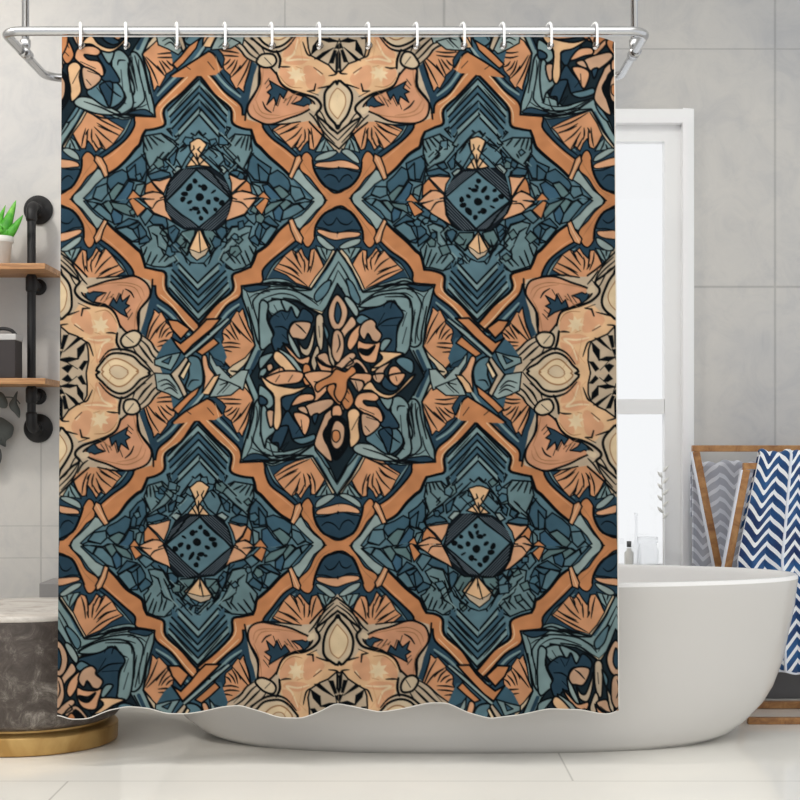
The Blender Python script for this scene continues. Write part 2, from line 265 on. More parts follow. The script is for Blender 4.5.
for q in [[(180,0),(140,60)],[(290,0),(250,60)],[(480,60),(540,60),(620,20)],[(500,120),(600,30)],[(370,400),(380,500)],[(320,520),(370,460)],[(620,190),(660,240)],[(420,310),(450,360)],[(80,600),(140,730),(300,700),(450,620)],[(0,690),(130,760),(300,740),(450,640)],[(170,670),(240,600)],[(210,670),(260,590)],[(640,290),(560,370)]]: RI.S(q,1.3)
RI.Z(335,375,8.889)
for c,p in [(TL,[(500,250),(570,200),(650,280),(640,400),(680,640),(620,740),(520,740),(620,600),(520,420)]),(GL,[(230,610),(350,630),(460,690),(560,750),(400,760),(210,700),(170,650)]),(TM,[(280,560),(400,450),(540,480),(600,600),(480,700),(350,630)]),(TN,[(370,250),(410,230),(560,440),(500,470),(430,460),(400,420),(440,370)]),(TN,[(390,500),(500,480),(480,690),(430,600)]),(TN,[(440,0),(490,60),(560,110),(500,140),(420,90)]),(TL,[(400,190),(510,190),(470,310)]),
 (OR,[(-20,-10),(100,-10),(90,60),(150,180),(160,240),(110,300),(70,270),(30,150)]),(PP,[(110,40),(230,50),(250,100),(200,150),(140,60)]),(OR2,[(120,-10),(310,-10),(310,60),(260,90),(240,50),(110,30)]),(PP,[(340,0),(440,-10),(400,70),(350,50)]),(OR2,[(490,0),(620,-10),(560,90),(500,60)]),(PE,[(320,60),(380,130),(460,170),(540,150),(650,30),(700,0),(640,80),(500,200),(400,190),(330,140),(250,130)]),
 (OR2,[(180,230),(220,170),(330,160),(390,200),(360,240),(260,230),(290,270),(380,290),(420,370),(390,410),(200,290)]),(PP,[(250,340),(400,430),(280,540),(240,440)]),(PE,[(110,340),(170,300),(220,340),(210,430),(220,560),(150,640),(130,600),(120,450)]),(OR2,[(-20,280),(40,270),(60,350),(-20,370)]),(BK,[(-40,400),(0,370),(60,390),(115,470),(120,590),(60,700),(0,740),(-50,640),(-90,560),(-60,440)]),(PP,[(0,410),(45,420),(85,480),(75,590),(30,650),(-15,640),(-40,570),(-30,470)])]: RI.P(c,p,1.35)
RI.P(OR,[(-20,500),(30,500),(45,560),(10,600),(-25,570)],.8)
for q in [[(180,60),(200,140)],[(80,90),(120,170)],[(80,200),(120,240)],[(270,450),(310,500)],[(220,350),(150,490)],[(280,370),(390,410)],[(220,290),(350,350)],[(440,480),(520,560),(580,600)],[(360,520),(460,650)],[(550,320),(560,280),(620,280)],[(640,300),(660,560)],[(580,360),(600,560)],[(570,650),(620,660)],[(250,650),(400,700),(560,760),(680,690)],[(200,700),(400,790),(560,790)],[(540,10),(550,50)],[(360,0),(370,40)]]: RI.S(q,1.3)
RI.Z(0,0,1)
RI.P(PP,[(337,295),(345,304),(347.5,314),(344,325),(337,329.5),(331,325),(328,314),(331,303)],1.5); RI.P(TN,[(337,302),(341,313),(338,323.5),(334,316)],1.1)
RI.P(PP,[(333,334),(338,330),(343,336),(344,350),(338,362),(332,352)],1.3); RI.S([(338,334),(340,344),(337,352)],1.2)
RI.P(OR,[(330,376),(336,369),(345,372),(352,366),(356,372),(348,380),(346,392),(340,402),(334,394),(336,384),(326,386),(318,392),(316,384)],1.2)

# ---- pale medallion, one quarter (lower left)
PM=Rec(338,26.5,lim=(-139,0,0,173)); PM.Z(0,0,1)
PM.P(TP,[(338,152),(327,134),(309,121),(262,124),(246,119),(245,108),(257,66),(225,38),(210,26.5),(338,26.5)],0,False)
PM.Z(190,30)
PM.P((196,142,108),[(555,290),(540,450),(460,590),(475,690),(560,740),(660,745),(810,700),(950,640),(985,600),(920,540),(800,490),(690,350),(620,290)],1.5)
PM.S([(500,590),(530,660),(640,700),(800,680),(940,640)],.8,BR); PM.S([(580,310),(560,450),(510,560)],.8,BR); PM.S([(545,295),(550,440),(455,590),(430,720)],1.6,BK,.2)
PM.Z(260,30)
PM.P(TN,[(70,410),(120,440),(230,500),(200,560),(170,520),(140,600),(120,540),(60,590),(85,520),(50,500),(90,470)],1.0,False); PM.P(TN,[(320,570),(350,530),(390,560),(415,625),(370,600),(340,615),(260,600)],.9,False)
for q in [[(20,570),(50,620),(95,650)],[(140,560),(110,640)],[(180,540),(150,610)],[(270,530),(220,610)],[(300,540),(250,600)],[(40,470),(80,430)],[(30,440),(70,390)],[(220,560),(200,590)]]: PM.S(q,1.3)
PM.P(PE,[(160,290),(148,380),(220,470),(330,500),(440,520),(520,440),(640,400),(640,-28),(270,-28),(240,90),(160,190)],0)
PM.P(OR2,[(165,300),(165,370),(230,450),(280,440),(250,330)],0); PM.P(OR2,[(360,290),(440,300),(520,400),(440,480),(370,440)],0); PM.P(OR2,[(180,240),(300,200),(400,230),(340,270),(220,270)],0); PM.P(OR2,[(270,60),(330,60),(280,180),(170,210)],0)
n=14
PM.P(CR,[(295+(75 if k%2 else 38)*math.cos(k*6.283/n+.3),355+(75 if k%2 else 38)*math.sin(k*6.283/n+.3)) for k in range(n)],0,False)
PM.S([(310,80),(270,190),(210,240),(310,230),(400,240)],2.0,CR,.4); PM.S([(450,330),(480,360)],3,CR); PM.S([(340,300),(360,400)],1.5,CR)
PM.S([(130,340),(170,440),(250,490),(350,515),(430,550),(480,600),(485,640),(455,690),(520,740),(624,830)],2.0,BK,.2)
PM.S([(160,370),(200,430),(260,465),(340,460)],.9,BR); PM.S([(160,290),(200,295),(250,292)],1.3); PM.S([(300,285),(345,300)],1.0,BR); PM.S([(430,300),(490,350)],1.2); PM.S([(440,430),(430,485),(380,490)],1.4,BK,.3,False); PM.S([(380,490),(460,525)],1.3); PM.S([(460,465),(540,440),(624,415)],1.3); PM.S([(540,360),(600,350),(624,320)],1.3); PM.S([(350,100),(380,190),(410,215)],1.3)
PM.P(TP,[(390,70),(390,150),(410,210),(480,250),(540,280),(600,340),(624,330),(640,-28),(400,-28)],1.2,False)
for c in [[(415,205),(425,140),(480,70),(475,150)],[(440,240),(500,190),(580,140),(480,240)],[(545,265),(585,160),(605,165),(580,265)],[(470,75),(560,60),(624,85),(540,95)],[(600,340),(605,200),(624,160),(624,300)],[(400,60),(440,-10),(470,10),(430,60)],[(520,30),(560,-20),(600,20),(560,40)],[(590,140),(624,100),(624,150)]]: PM.P(BK,c,.5,False)
PM.S([(540,270),(560,300)],1.2); PM.S([(590,150),(624,60)],1.6); PM.S([(480,0),(560,60)],1.3)
PM.P(TP2,[(624,425),(560,440),(515,500),(512,580),(550,680),(600,750),(624,770)],1.9); PM.P(CR,[(640,470),(580,495),(555,570),(575,640),(640,710)],.7,True,BR)
PM.P(TP2,[(400,600),(450,620),(440,660),(400,650),(380,620)],0)
PM.S([(390,670),(440,720),(480,790)],1.4); PM.S([(450,690),(500,800),(600,900)],1.3)
# spiral tear on the level axis
PM.Z(0,0,1)
PM.P(TP2,[(296,26.5),(294,36),(286,44),(276,46.5),(265,43),(257,35),(249,26.5)],1.7); PM.P(CR,[(292,26.5),(289,35),(281,40),(272,38),(264,31),(262,26.5)],1.0,True,BR); PM.P(TP2,[(286,26.5),(283,32),(277,33),(272,30),(271,26.5)],.6,True,BR)
PM.S([(297,36),(288,47),(276,51),(264,47),(252,37),(243,27)],1.8); PM.S([(276,50),(279,58),(279,67)],2.0,BK,.2)
PM.P(TP2,[(256,63),(262,54),(272,53),(275,60),(271,66),(262,68)],1.6); PM.S([(264,57),(270,64)],1.3)
PM.Z(190,30)
for q,w in [([(290,90),(400,150),(460,220),(530,270)],1.5),([(330,50),(420,110),(490,190),(545,240)],1.5),([(430,60),(500,130),(555,195)],1.8),([(480,60),(560,110),(600,180)],1.2),([(350,90),(430,170)],.8)]: PM.S(q,w)
PM.Z(0,0,1)
PM.S([(309,122),(322,134),(338,148)],1.5,BK,.1); PM.S([(318,119),(327,130),(338,140)],1.2); PM.S([(300,121),(280,124),(262,124)],1.2,BK,.2)
PM.S([(314,118),(320,112),(330,128),(338,133)],1.0); PM.S([(200,31),(216,36),(226,44)],1.3); PM.S([(203,40),(215,44),(222,52)],1.1)
PM.S([(300,92),(292,98),(284,104)],.9,BR); PM.S([(255,100),(262,112),(280,115)],.8,BR)
for a,b in [((285,30),(296,52)),((298,33),(304,60)),((306,36),(300,44))]: PM.S([a,b],.9,(178,132,92))

def draw_pattern():
    hx,hy=139.5,173.0
    D=[(x,y) for x in (198.5,477.5) for y in (199.5,545.5)]
    for i,(x,y) in enumerate(D):
        k=i*1.7
        for sx in (1,-1):
            fl = i in (1,2)
            DS.draw(x,y,sx,1,1.5); CS.draw(x,y,sx,1,.5); DN.draw(x,y,sx,1,1.5); CN.draw(x,y,sx,1,.5)
        rr=np.random.default_rng(11+i)
        for n in range(26):                                  # small angular chips between the larger ones
            a=rr.uniform(0,6.283); R=rr.uniform(44,66); px=x+R*math.cos(a)*1.05; py=y+R*math.sin(a)
            m=rr.integers(4,6); a0=rr.uniform(0,6.28); r0=rr.uniform(3.5,6.5)
            q=[(px+r0*rr.uniform(.7,1.2)*math.cos(a0+6.283*k2/m),py+r0*rr.uniform(.7,1.2)*math.sin(a0+6.283*k2/m)) for k2 in range(m)]
            fill(q,[TD,TM,(72,104,116),TG,TM][rr.integers(0,5)]); stroke(q,1.25,BK,0,True)
        for n in range(40):                                  # scratchy broken lines round the middle
            a=rr.uniform(0,6.283); R=rr.uniform(36,64)
            px=x+R*math.cos(a); py=y+R*math.sin(a)*1.05
            if abs(math.cos(a))>.85: continue
            d=1 if (px-x)*(py-y)<0 else -1
            if rr.uniform()<.3: d=-d
            L=rr.uniform(3,9); q=[(px-L*.7,py-L*.7*d),(px+L*.7,py+L*.7*d)]
            if rr.uniform()<.45: q.append((q[1][0]-L*.5,q[1][1]+L*.5*d))
            stroke(q,rr.uniform(1.2,2.0),BK,.3)
            if rr.uniform()<.35: stroke([(p[0]+2.2,p[1]) for p in q[:2]],1.3,TL,.3)
        for sx in (1,-1): KS.draw(x,y,sx,1,1.5); KN.draw(x,y,sx,1,1.5)
    for i,(x,y) in enumerate(D):
        for sx in (1,-1):
            for sy in (1,-1):
                FA.draw(x,y,sx,sy,.9,i+sx*.7+sy*.4)
    Bc=[(338,372.5),(59,26.5),(617,26.5),(59,718.5),(617,718.5)]; Pc=[(338,26.5),(338,718.5),(59,372.5),(617,372.5)]
    for i,(x,y) in enumerate(Bc):
        for sx in (1,-1):
            for sy in (1,-1): ST.draw(x,y+(1 if sy==1 else 0),sx,sy,.8,i*2+sx+sy*.3)
        RI.draw(x,y+1.5,1,1,.25,i)
    for i,(x,y) in enumerate(Pc):
        for sx in (1,-1):
            for sy in (1,-1): PM.draw(x,y,sx,-sy,.8,i*2+sx+sy*.3)
    for y in (372.5,26.5,718.5):
        for x,s in ((198.5,1),(477.5,-1)):
            JU.draw(x,y,s,1,.6,x)
    for i,(x,y) in enumerate(D):
        OC.draw(x,y,-1 if i%2 else 1,-1 if i>1 else 1,.5,i*2)

def pattern_image():
    draw_pattern()
    a=CAN
    # the dye varies a little and every flat colour is softly hand shaded
    yy,xx=np.mgrid[0:H_,0:W_].astype(np.float32)
    m=1+.035*np.sin(xx*.021+np.sin(yy*.017)*2)*np.sin(yy*.026+np.sin(xx*.013)*2)+.03*np.sin(xx*.09+yy*.05+2*np.sin(yy*.04))*np.sin(yy*.08-xx*.03)
    a=a*m[...,None]
    h,w=H_//2,W_//2
    return a[:h*2,:w*2].reshape(h,2,w,2,3).mean((1,3))   # 1.5 samples per unit
WORLD,LAMP,TOP_FILL,EXPO=0.97,17,42,0.0; CG=(1.27,1.26,1.22)
import bpy, bmesh, random
from mathutils import Vector, Matrix
random.seed(4)
col=bpy.context.scene.collection
F=1480.0; HZ=450.0; EYE=.855
def wp(px,py,D): return Vector(((px-400)/F*D, D-4.0, EYE-(py-HZ)/F*D))
def lin(c): return tuple(((v/255)/12.92 if v/255<=.04045 else ((v/255+.055)/1.055)**2.4) for v in c)+(1,)
# ---------------------------------------------------------------- materials
def mat(name, c, rough=.5, metal=0, **kw):
    m=bpy.data.materials.new(name); m.use_nodes=True; b=m.node_tree.nodes['Principled BSDF']
    b.inputs['Base Color'].default_value=lin(c); b.inputs['Roughness'].default_value=rough; b.inputs['Metallic'].default_value=metal
    for k,v in kw.items(): b.inputs[k.replace('_',' ')].default_value=v
    return m
def N(m,t,**kw):
    n=m.node_tree.nodes.new(t)
    for k,v in kw.items(): setattr(n,k,v)
    return n
def L(m,a,b): m.node_tree.links.new(a,b)
def mth(m,op,a,b=None,clamp=False):
    n=N(m,'ShaderNodeMath',operation=op,use_clamp=clamp)
    for i,v in enumerate((a,b)):
        if v is None: continue
        if isinstance(v,(int,float)): n.inputs[i].default_value=v
        else: L(m,v,n.inputs[i])
    return n.outputs[0]
def mixc(m,f,a,b,mode='MIX'):
    n=N(m,'ShaderNodeMix',data_type='RGBA',blend_type=mode)
    for i,v in ((0,f),(6,a),(7,b)):
        if isinstance(v,(int,float)): n.inputs[i].default_value=v
        elif isinstance(v,tuple): n.inputs[i].default_value=v
        else: L(m,v,n.inputs[i])
    return n.outputs[2]
def noise(m,scale,detail=5,rough=.55,vec=None,dist=0):
    n=N(m,'ShaderNodeTexNoise'); n.inputs['Scale'].default_value=scale; n.inputs['Detail'].default_value=detail; n.inputs['Roughness'].default_value=rough; n.inputs['Distortion'].default_value=dist
    if vec is not None: L(m,vec,n.inputs['Vector'])
    return n.outputs['Fac']
def ramp(m,f,stops):
    n=N(m,'ShaderNodeValToRGB'); e=n.color_ramp.elements
    while len(e)<len(stops): e.new(.5)
    for x,(p,c) in zip(e,stops): x.position=p; x.color=lin(c)
    L(m,f,n.inputs[0]); return n.outputs[0]
def objco(m): return N(m,'ShaderNodeTexCoord').outputs['Object']
def BS(m): return m.node_tree.nodes['Principled BSDF']
def bump(m,h,s=.2,d=.01):
    n=N(m,'ShaderNodeBump'); n.inputs['Strength'].default_value=s; n.inputs['Distance'].default_value=d; L(m,h,n.inputs['Height']); L(m,n.outputs[0],BS(m).inputs['Normal'])
def seglines(m, co, segs):
    """panel joints: (axis,pos,lo,hi,width) in world units -> 0..1"""
    sp=N(m,'ShaderNodeSeparateXYZ'); L(m,co,sp.inputs[0]); tot=None
    for ax,pos,o,lo,hi,w in segs:
        d=mth(m,'ABSOLUTE',mth(m,'SUBTRACT',sp.outputs[ax],pos)); a=mth(m,'SUBTRACT',1.0,mth(m,'DIVIDE',d,w),True)
        a=mth(m,'MULTIPLY',a,mth(m,'MULTIPLY',mth(m,'GREATER_THAN',sp.outputs[o],lo),mth(m,'LESS_THAN',sp.outputs[o],hi)))
        tot=a if tot is None else mth(m,'MAXIMUM',tot,a)
    return tot
def X51(px): return (px-400)/F*5.1
def Z51(py): return EYE-(py-HZ)/F*5.1

M={}
m=M['wall']=mat('polished concrete panel',(190,188,186),.55); co=objco(m)
f=noise(m,1.1,4,.5,co,.6); f2=noise(m,7,7,.7,co,1.0)
c=ramp(m,f,[(.36,(184,185,188)),(.5,(203,201,198)),(.66,(214,211,206))])
c=mixc(m,.35,c,ramp(m,f2,[(.35,(180,181,184)),(.52,(205,203,200)),(.7,(216,213,208))]))
spots=N(m,'ShaderNodeTexVoronoi'); spots.inputs['Scale'].default_value=3.2; L(m,co,spots.inputs['Vector'])
s_=mth(m,'SUBTRACT',1.0,mth(m,'DIVIDE',spots.outputs['Distance'],.035),True)
c=mixc(m,mth(m,'MULTIPLY',s_,.35),c,lin((130,130,132)))
ln=seglines(m,co,[(0,X51(775),2,Z51(445),Z51(-40),.006),(2,Z51(49),0,X51(500),3,.0035),(2,Z51(287),0,X51(690),3,.006),(0,X51(444),2,Z51(27),3,.007),(0,X51(285),2,Z51(30),3,.004),(0,X51(41),2,0,Z51(425),.004),(2,Z51(526),0,-3,X51(200),.0022),(2,Z51(558),0,-3,X51(200),.0022)])
c=mixc(m,mth(m,'MULTIPLY',ln,.38),c,lin((98,100,104))); L(m,c,BS(m).inputs['Base Color']); bump(m,mth(m,'SUBTRACT',f2,mth(m,'MULTIPLY',ln,1.5)),.12,.01)
m=M['floor']=mat('pale floor tile',(232,229,222),.32); co=objco(m)
f=noise(m,2.2,5,.5,co)
c=ramp(m,f,[(.3,(244,242,236)),(.7,(252,249,241))])
ln=seglines(m,co,[(1,-.178,0,-4,4,.004),(0,-.857,1,-3,-.178,.004),(0,.447,1,-.178,1.1,.004)])
c=mixc(m,mth(m,'MULTIPLY',ln,.5),c,lin((130,126,120))); L(m,c,BS(m).inputs['Base Color']); L(m,ramp(m,f,[(.3,(80,80,80)),(.7,(110,110,110))]),BS(m).inputs['Roughness'])
M['ceil']=mat('white ceiling paint',(240,240,238),.9)
M['base']=mat('dark grey wall shade',(98,97,98),.6)  # dark tone painted for the shade low on the wall
M['white']=mat('white window paint',(250,250,252),.4)
M['sash']=mat('pale grey window paint',(250,251,252),.4)
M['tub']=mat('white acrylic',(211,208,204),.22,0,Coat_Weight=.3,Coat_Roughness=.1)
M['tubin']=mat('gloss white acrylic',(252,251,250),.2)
M['chrome']=mat('brushed steel',(196,197,199),.24,1)
M['ring']=mat('white metal hook',(238,238,238),.3,.0)
M['grom']=mat('dark eyelet metal',(110,104,98),.35,1)
M['black']=mat('black iron pipe',(34,34,36),.5,.3)
m=bump; 
mm=M['black']; bump(mm,noise(mm,260,3,.6,objco(mm)),.15,.002)
m=M['wood']=mat('shelf wood',(196,142,88),.5); co=objco(m)
mp=N(m,'ShaderNodeMapping'); mp.inputs['Scale'].default_value=(2,18,18); L(m,co,mp.inputs[0])
L(m,ramp(m,noise(m,3.0,6,.6,mp.outputs[0],1.2),[(.3,(140,98,64)),(.5,(178,130,86)),(.72,(204,160,112))]),BS(m).inputs['Base Color'])
m=M['oak']=mat('oak frame wood',(170,120,70),.45); co=objco(m)
L(m,ramp(m,noise(m,22,5,.6,co,1.0),[(.3,(134,88,50)),(.5,(172,122,72)),(.72,(198,150,96))]),BS(m).inputs['Base Color'])
m=M['marble']=mat('white marble',(222,216,208),.25); co=objco(m)
L(m,ramp(m,noise(m,6,8,.65,co,2.0),[(.3,(176,168,160)),(.48,(216,209,201)),(.7,(232,227,220))]),BS(m).inputs['Base Color'])
m=M['stone']=mat('mottled dark stone',(74,66,62),.55); co=objco(m)
a=noise(m,19,9,.78,co,.7); b=noise(m,2.2,3,.5,co)
c=ramp(m,mth(m,'ADD',mth(m,'MULTIPLY',a,.75),mth(m,'MULTIPLY',b,.3)),[(.46,(66,57,52)),(.55,(84,75,69)),(.61,(112,104,97)),(.67,(158,150,142))])
L(m,c,BS(m).inputs['Base Color']); bump(m,a,.15,.004)
m=M['brass']=mat('satin brass',(196,150,76),.42,.7); co=objco(m)
L(m,ramp(m,noise(m,5,3,.5,co,2.0),[(.35,(176,138,80)),(.65,(200,164,104))]),BS(m).inputs['Base Color'])
m=M['leaf']=mat('succulent leaf',(70,160,50),.35); co=objco(m)
L(m,ramp(m,noise(m,30,3,.5,co),[(.3,(46,128,36)),(.55,(84,172,52)),(.8,(150,206,96))]),BS(m).inputs['Base Color'])
M['leaf_shade']=mat('leaf shadow grey',(84,88,86),.7); M['pot']=mat('white ceramic',(226,226,222),.35); M['soil']=mat('soil',(60,46,36),.9)  # first grey is the painted tone of the leaf shadow
M['boxd']=mat('dark storage box',(50,44,45),.6); M['lid']=mat('pale lid',(190,190,190),.5); M['greybox']=mat('grey box',(150,148,148),.7)
m=M['print']=mat('printed polyester',(128,128,128),.75)
at=N(m,'ShaderNodeAttribute',attribute_name='Print'); L(m,at.outputs['Color'],BS(m).inputs['Base Color']); BS(m).inputs['Specular IOR Level'].default_value=.05; BS(m).inputs['Roughness'].default_value=.95
M['hem']=mat('pale hem',(216,212,206),.8)
def chevmat(name,ca,cb,hi):
    m=mat(name,ca,.85); uv=N(m,'ShaderNodeUVMap').outputs[0]; sp=N(m,'ShaderNodeSeparateXYZ'); L(m,uv,sp.inputs[0])
    tri=mth(m,'ABSOLUTE',mth(m,'SUBTRACT',mth(m,'FRACT',sp.outputs[0]),.5))
    st=mth(m,'FRACT',mth(m,'ADD',sp.outputs[1],mth(m,'MULTIPLY',tri,2.4)))
    g=mth(m,'GREATER_THAN',st,.62)
    n=noise(m,9,3,.5,objco(m)); cc=ramp(m,n,[(.35,ca),(.7,hi)])
    L(m,mixc(m,g,cc,lin(cb)),BS(m).inputs['Base Color']); BS(m).inputs['Sheen Weight'].default_value=.2
    return m
M['navy']=chevmat('navy chevron towel',(20,50,102),(250,252,255),(36,100,158))
M['gtowel']=chevmat('grey chevron towel',(172,176,190),(224,228,238),(186,190,202))
M['seam']=mat('white towel seam and leg highlight',(236,240,250),.9)
m=M['glass']=bpy.data.materials.new('window glass'); m.use_nodes=True; nt=m.node_tree; nt.nodes.clear()
o=nt.nodes.new('ShaderNodeOutputMaterial'); mx=nt.nodes.new('ShaderNodeMixShader'); tr=nt.nodes.new('ShaderNodeBsdfTransparent'); gl=nt.nodes.new('ShaderNodeBsdfGlossy'); gl.inputs['Roughness'].default_value=.02; mx.inputs[0].default_value=.06
nt.links.new(tr.outputs[0],mx.inputs[1]); nt.links.new(gl.outputs[0],mx.inputs[2]); nt.links.new(mx.outputs[0],o.inputs[0])
M['bottle']=mat('frosted glass',(252,253,254),.45,0,Transmission_Weight=.9,IOR=1.08)
M['bdark']=mat('dark bottle cap',(90,92,94),.5)
M['twig']=mat('pale dried stem',(246,246,242),.8)

# ---------------------------------------------------------------- mesh helpers
def obj(name,bm,m,parent=None,smooth=False,bevel=0,seg=2):
    bmesh.ops.remove_doubles(bm,verts=bm.verts,dist=1e-6)
    bmesh.ops.recalc_face_normals(bm,faces=bm.faces)
    me=bpy.data.meshes.new(name); bm.to_mesh(me); bm.free()
    o=bpy.data.objects.new(name,me); col.objects.link(o)
    for x in (m if isinstance(m,list) else [m]): me.materials.append(x)
    if smooth:
        for p in me.polygons: p.use_smooth=True
    if bevel:
        md=o.modifiers.new('bevel','BEVEL'); md.width=bevel; md.segments=seg; md.limit_method='ANGLE'; md.angle_limit=.6
    if parent:
        w=Vector((0,0,0)); q=parent
        while q: w+=q.location; q=q.parent
        me.transform(Matrix.Translation(-w)); o.parent=parent
    return o
def tag(o,label,cat,group=None):
    o['label']=label; o['category']=cat
    if group: o['group']=group
    return o
def thing(name,label,cat,loc,group=None):
    o=bpy.data.objects.new(name,None); o.empty_display_size=.05; col.objects.link(o); o.location=loc
    return tag(o,label,cat,group)
def struct(o): o['kind']='structure'; return o
def box(bm,a,b,mi=0):
    vs=[bm.verts.new((x,y,z)) for x in (a[0],b[0]) for y in (a[1],b[1]) for z in (a[2],b[2])]
    for f in ((0,1,3,2),(4,6,7,5),(0,4,5,1),(2,3,7,6),(0,2,6,4),(1,5,7,3)):
        fc=bm.faces.new([vs[i] for i in f]); fc.material_index=mi
def bar(bm,p,q,w,d):
    """rectangular bar from p to q; w across in x/z plane, d along y"""
    p=Vector(p); q=Vector(q); u=(q-p).normalized(); s=Vector((0,1,0)); n=u.cross(s).normalized()
    vs=[]
    for c in (p,q):
        for a,b in ((-1,-1),(1,-1),(1,1),(-1,1)): vs.append(bm.verts.new(c+n*(a*w/2)+s*(b*d/2)))
    for f in ((0,1,2,3),(7,6,5,4),(0,4,5,1),(1,5,6,2),(2,6,7,3),(3,7,4,0)): bm.faces.new([vs[i] for i in f])
def tube(bm,path,r,n=14,closed=False,cap=True):
    P=[Vector(p) for p in path]; K=len(P); rings=[]; prev=None
    for i in range(K):
        a=P[i-1] if (i>0 or closed) else P[i]; b=P[(i+1)%K] if (i<K-1 or closed) else P[i]
        t=(b-a).normalized()
        if prev is None: ref=Vector((0,0,1)) if abs(t.z)<.9 else Vector((1,0,0)); u=t.cross(ref).normalized()
        else: u=(prev-t*prev.dot(t)).normalized()
        prev=u; v=t.cross(u); rr=r[i] if isinstance(r,(list,tuple)) else r
        rings.append([bm.verts.new(P[i]+(u*math.cos(k*2*math.pi/n)+v*math.sin(k*2*math.pi/n))*rr) for k in range(n)])
    for i in range(K if closed else K-1):
        A=rings[i]; B=rings[(i+1)%K]; sh=0
        if closed and i==K-1: sh=min(range(n),key=lambda s:(A[0].co-B[s].co).length)
        for k in range(n): bm.faces.new((A[k],A[(k+1)%n],B[(k+1+sh)%n],B[(k+sh)%n]))
    if cap and not closed: bm.faces.new(rings[0]); bm.faces.new(rings[-1])
def lathe(bm,prof,c=(0,0,0),n=48,axis='z',cap=True,mi=None):
    rings=[]
    for r,h in prof:
        rg=[]
        for k in range(n):
            a=2*math.pi*k/n; x,y=r*math.cos(a),r*math.sin(a)
            p=(x,y,h) if axis=='z' else (x,h,y)
            rg.append(bm.verts.new(Vector(c)+Vector(p)))
        rings.append(rg)
    for i in range(len(rings)-1):
        for k in range(n): bm.faces.new((rings[i][k],rings[i][(k+1)%n],rings[i+1][(k+1)%n],rings[i+1][k]))
    if cap: bm.faces.new(rings[0]); bm.faces.new(rings[-1])
def bez(p,n=10):
    return [Vector(q) for q in catmull([tuple(x) for x in p],False,n)]

# ---------------------------------------------------------------- the room
WY=1.1
WX0,WX1=.12,X51(683); WZ0,WZ1=.40,Z51(123)
bm=bmesh.new()
box(bm,(-3.2,WY,0),(WX0,WY+.14,2.7)); box(bm,(WX1,WY,0),(3.2,WY+.14,2.7)); box(bm,(WX0,WY,0),(WX1,WY+.14,WZ0)); box(bm,(WX0,WY,WZ1),(WX1,WY+.14,2.7))
struct(obj('wall_back',bm,M['wall']))
bm=bmesh.new(); box(bm,(-3.2,-4.6,-.08),(3.2,WY+.14,0)); struct(obj('floor',bm,M['floor']))
bm=bmesh.new(); box(bm,(-2.39,-1.1,0),(-2.25,WY,2.7)); struct(obj('shade_wall_left',bm,M['wall']))  # unseen wall added to cut the light from the left
bm=bmesh.new(); box(bm,(-3.2,-4.6,2.7),(3.2,WY+.14,2.78)); struct(obj('ceiling',bm,M['ceil']))
bm=bmesh.new(); box(bm,(-3.2,WY-.012,0),(3.2,WY,.092)); struct(obj('towel_shade_strip',bm,M['base'],bevel=.003))  # dark strip standing in for the shadow under the towel
# window: casing > bead, sash, transom, pane
def frame(bm,x0,x1,z0,z1,w,y0,y1):
    box(bm,(x0,y0,z0),(x0+w,y1,z1)); box(bm,(x1-w,y0,z0),(x1,y1,z1)); box(bm,(x0+w,y0,z0),(x1-w,y1,z0+w)); box(bm,(x0+w,y0,z1-w),(x1-w,y1,z1))
bm=bmesh.new(); cw=.05; XR=X51(693); frame(bm,WX0-cw,XR,WZ0-cw,Z51(110),.036,WY-.022,WY)
win=struct(obj('window_1',bm,M['sash'],bevel=.003)); 
bm=bmesh.new(); frame(bm,WX0-.014,WX1+.014-.002,WZ0-.014,WZ1+.012,.018,WY-.034,WY+.02); obj('window_bead',bm,M['white'],win)
bm=bmesh.new(); sw=WX1-(X51(665)); frame(bm,WX0,WX1,WZ0,WZ1-.0,sw*.98,WY+.012,WY+.06); box(bm,(WX0+sw,WY+.014,Z51(414)),(WX1-sw,WY+.058,Z51(399))); obj('window_sash',bm,M['sash'],win)
bm=bmesh.new(); box(bm,(WX0+sw*.9,WY+.035,WZ0+.03),(WX1-sw*.9,WY+.04,Z51(407))); box(bm,(WX0+sw*.9,WY+.035,Z51(407)),(WX1-sw*.9,WY+.04,WZ1-.03)); obj('window_pane',bm,M['glass'],win)
bm=bmesh.new(); box(bm,(WX0-.03,WY-.07,WZ0-.035),(WX1+.02,WY-.023,WZ0-.005)); obj('window_sill',bm,M['white'],win,bevel=.004)

# ---------------------------------------------------------------- bathtub
TX,TY=.2,.5
prof=[(.745,.330,0),(.80,.345,.022),(.848,.352,.058),(.893,.357,.102),(.925,.361,.150),(.958,.366,.23),(.976,.372,.31),(.992,.375,.38),(1.0,.379,.44),(1.004,.381,.470),(1.003,.380,.478),(.998,.376,.482),(.990,.369,.482),(.985,.364,.478),(.98,.36,.465),(.955,.345,.36),(.90,.32,.22),(.80,.27,.13),(.6,.18,.105),(.25,.07,.10)]
bm=bmesh.new(); n=128; rings=[]
def sell(a,b,z,n,e=2.15):
    r=[]
    for k in range(n):
        t=2*math.pi*k/n; c,s=math.cos(t),math.sin(t)
        r.append((TX+a*math.copysign(abs(c)**(2/e),c),TY+b*math.copysign(abs(s)**(2/e),s),z))
    return r
rings=[[bm.verts.new(p) for p in sell(a,b,z,n,2.15+.45*max(0,1-z/.3) if i<12 else 2.15)] for i,(a,b,z) in enumerate(prof)]
for i in range(len(rings)-1):
    for k in range(n):
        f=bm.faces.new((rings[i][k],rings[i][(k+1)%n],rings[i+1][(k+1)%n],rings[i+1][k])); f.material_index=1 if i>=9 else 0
bm.faces.new(rings[0]); f=bm.faces.new(rings[-1]); f.material_index=1
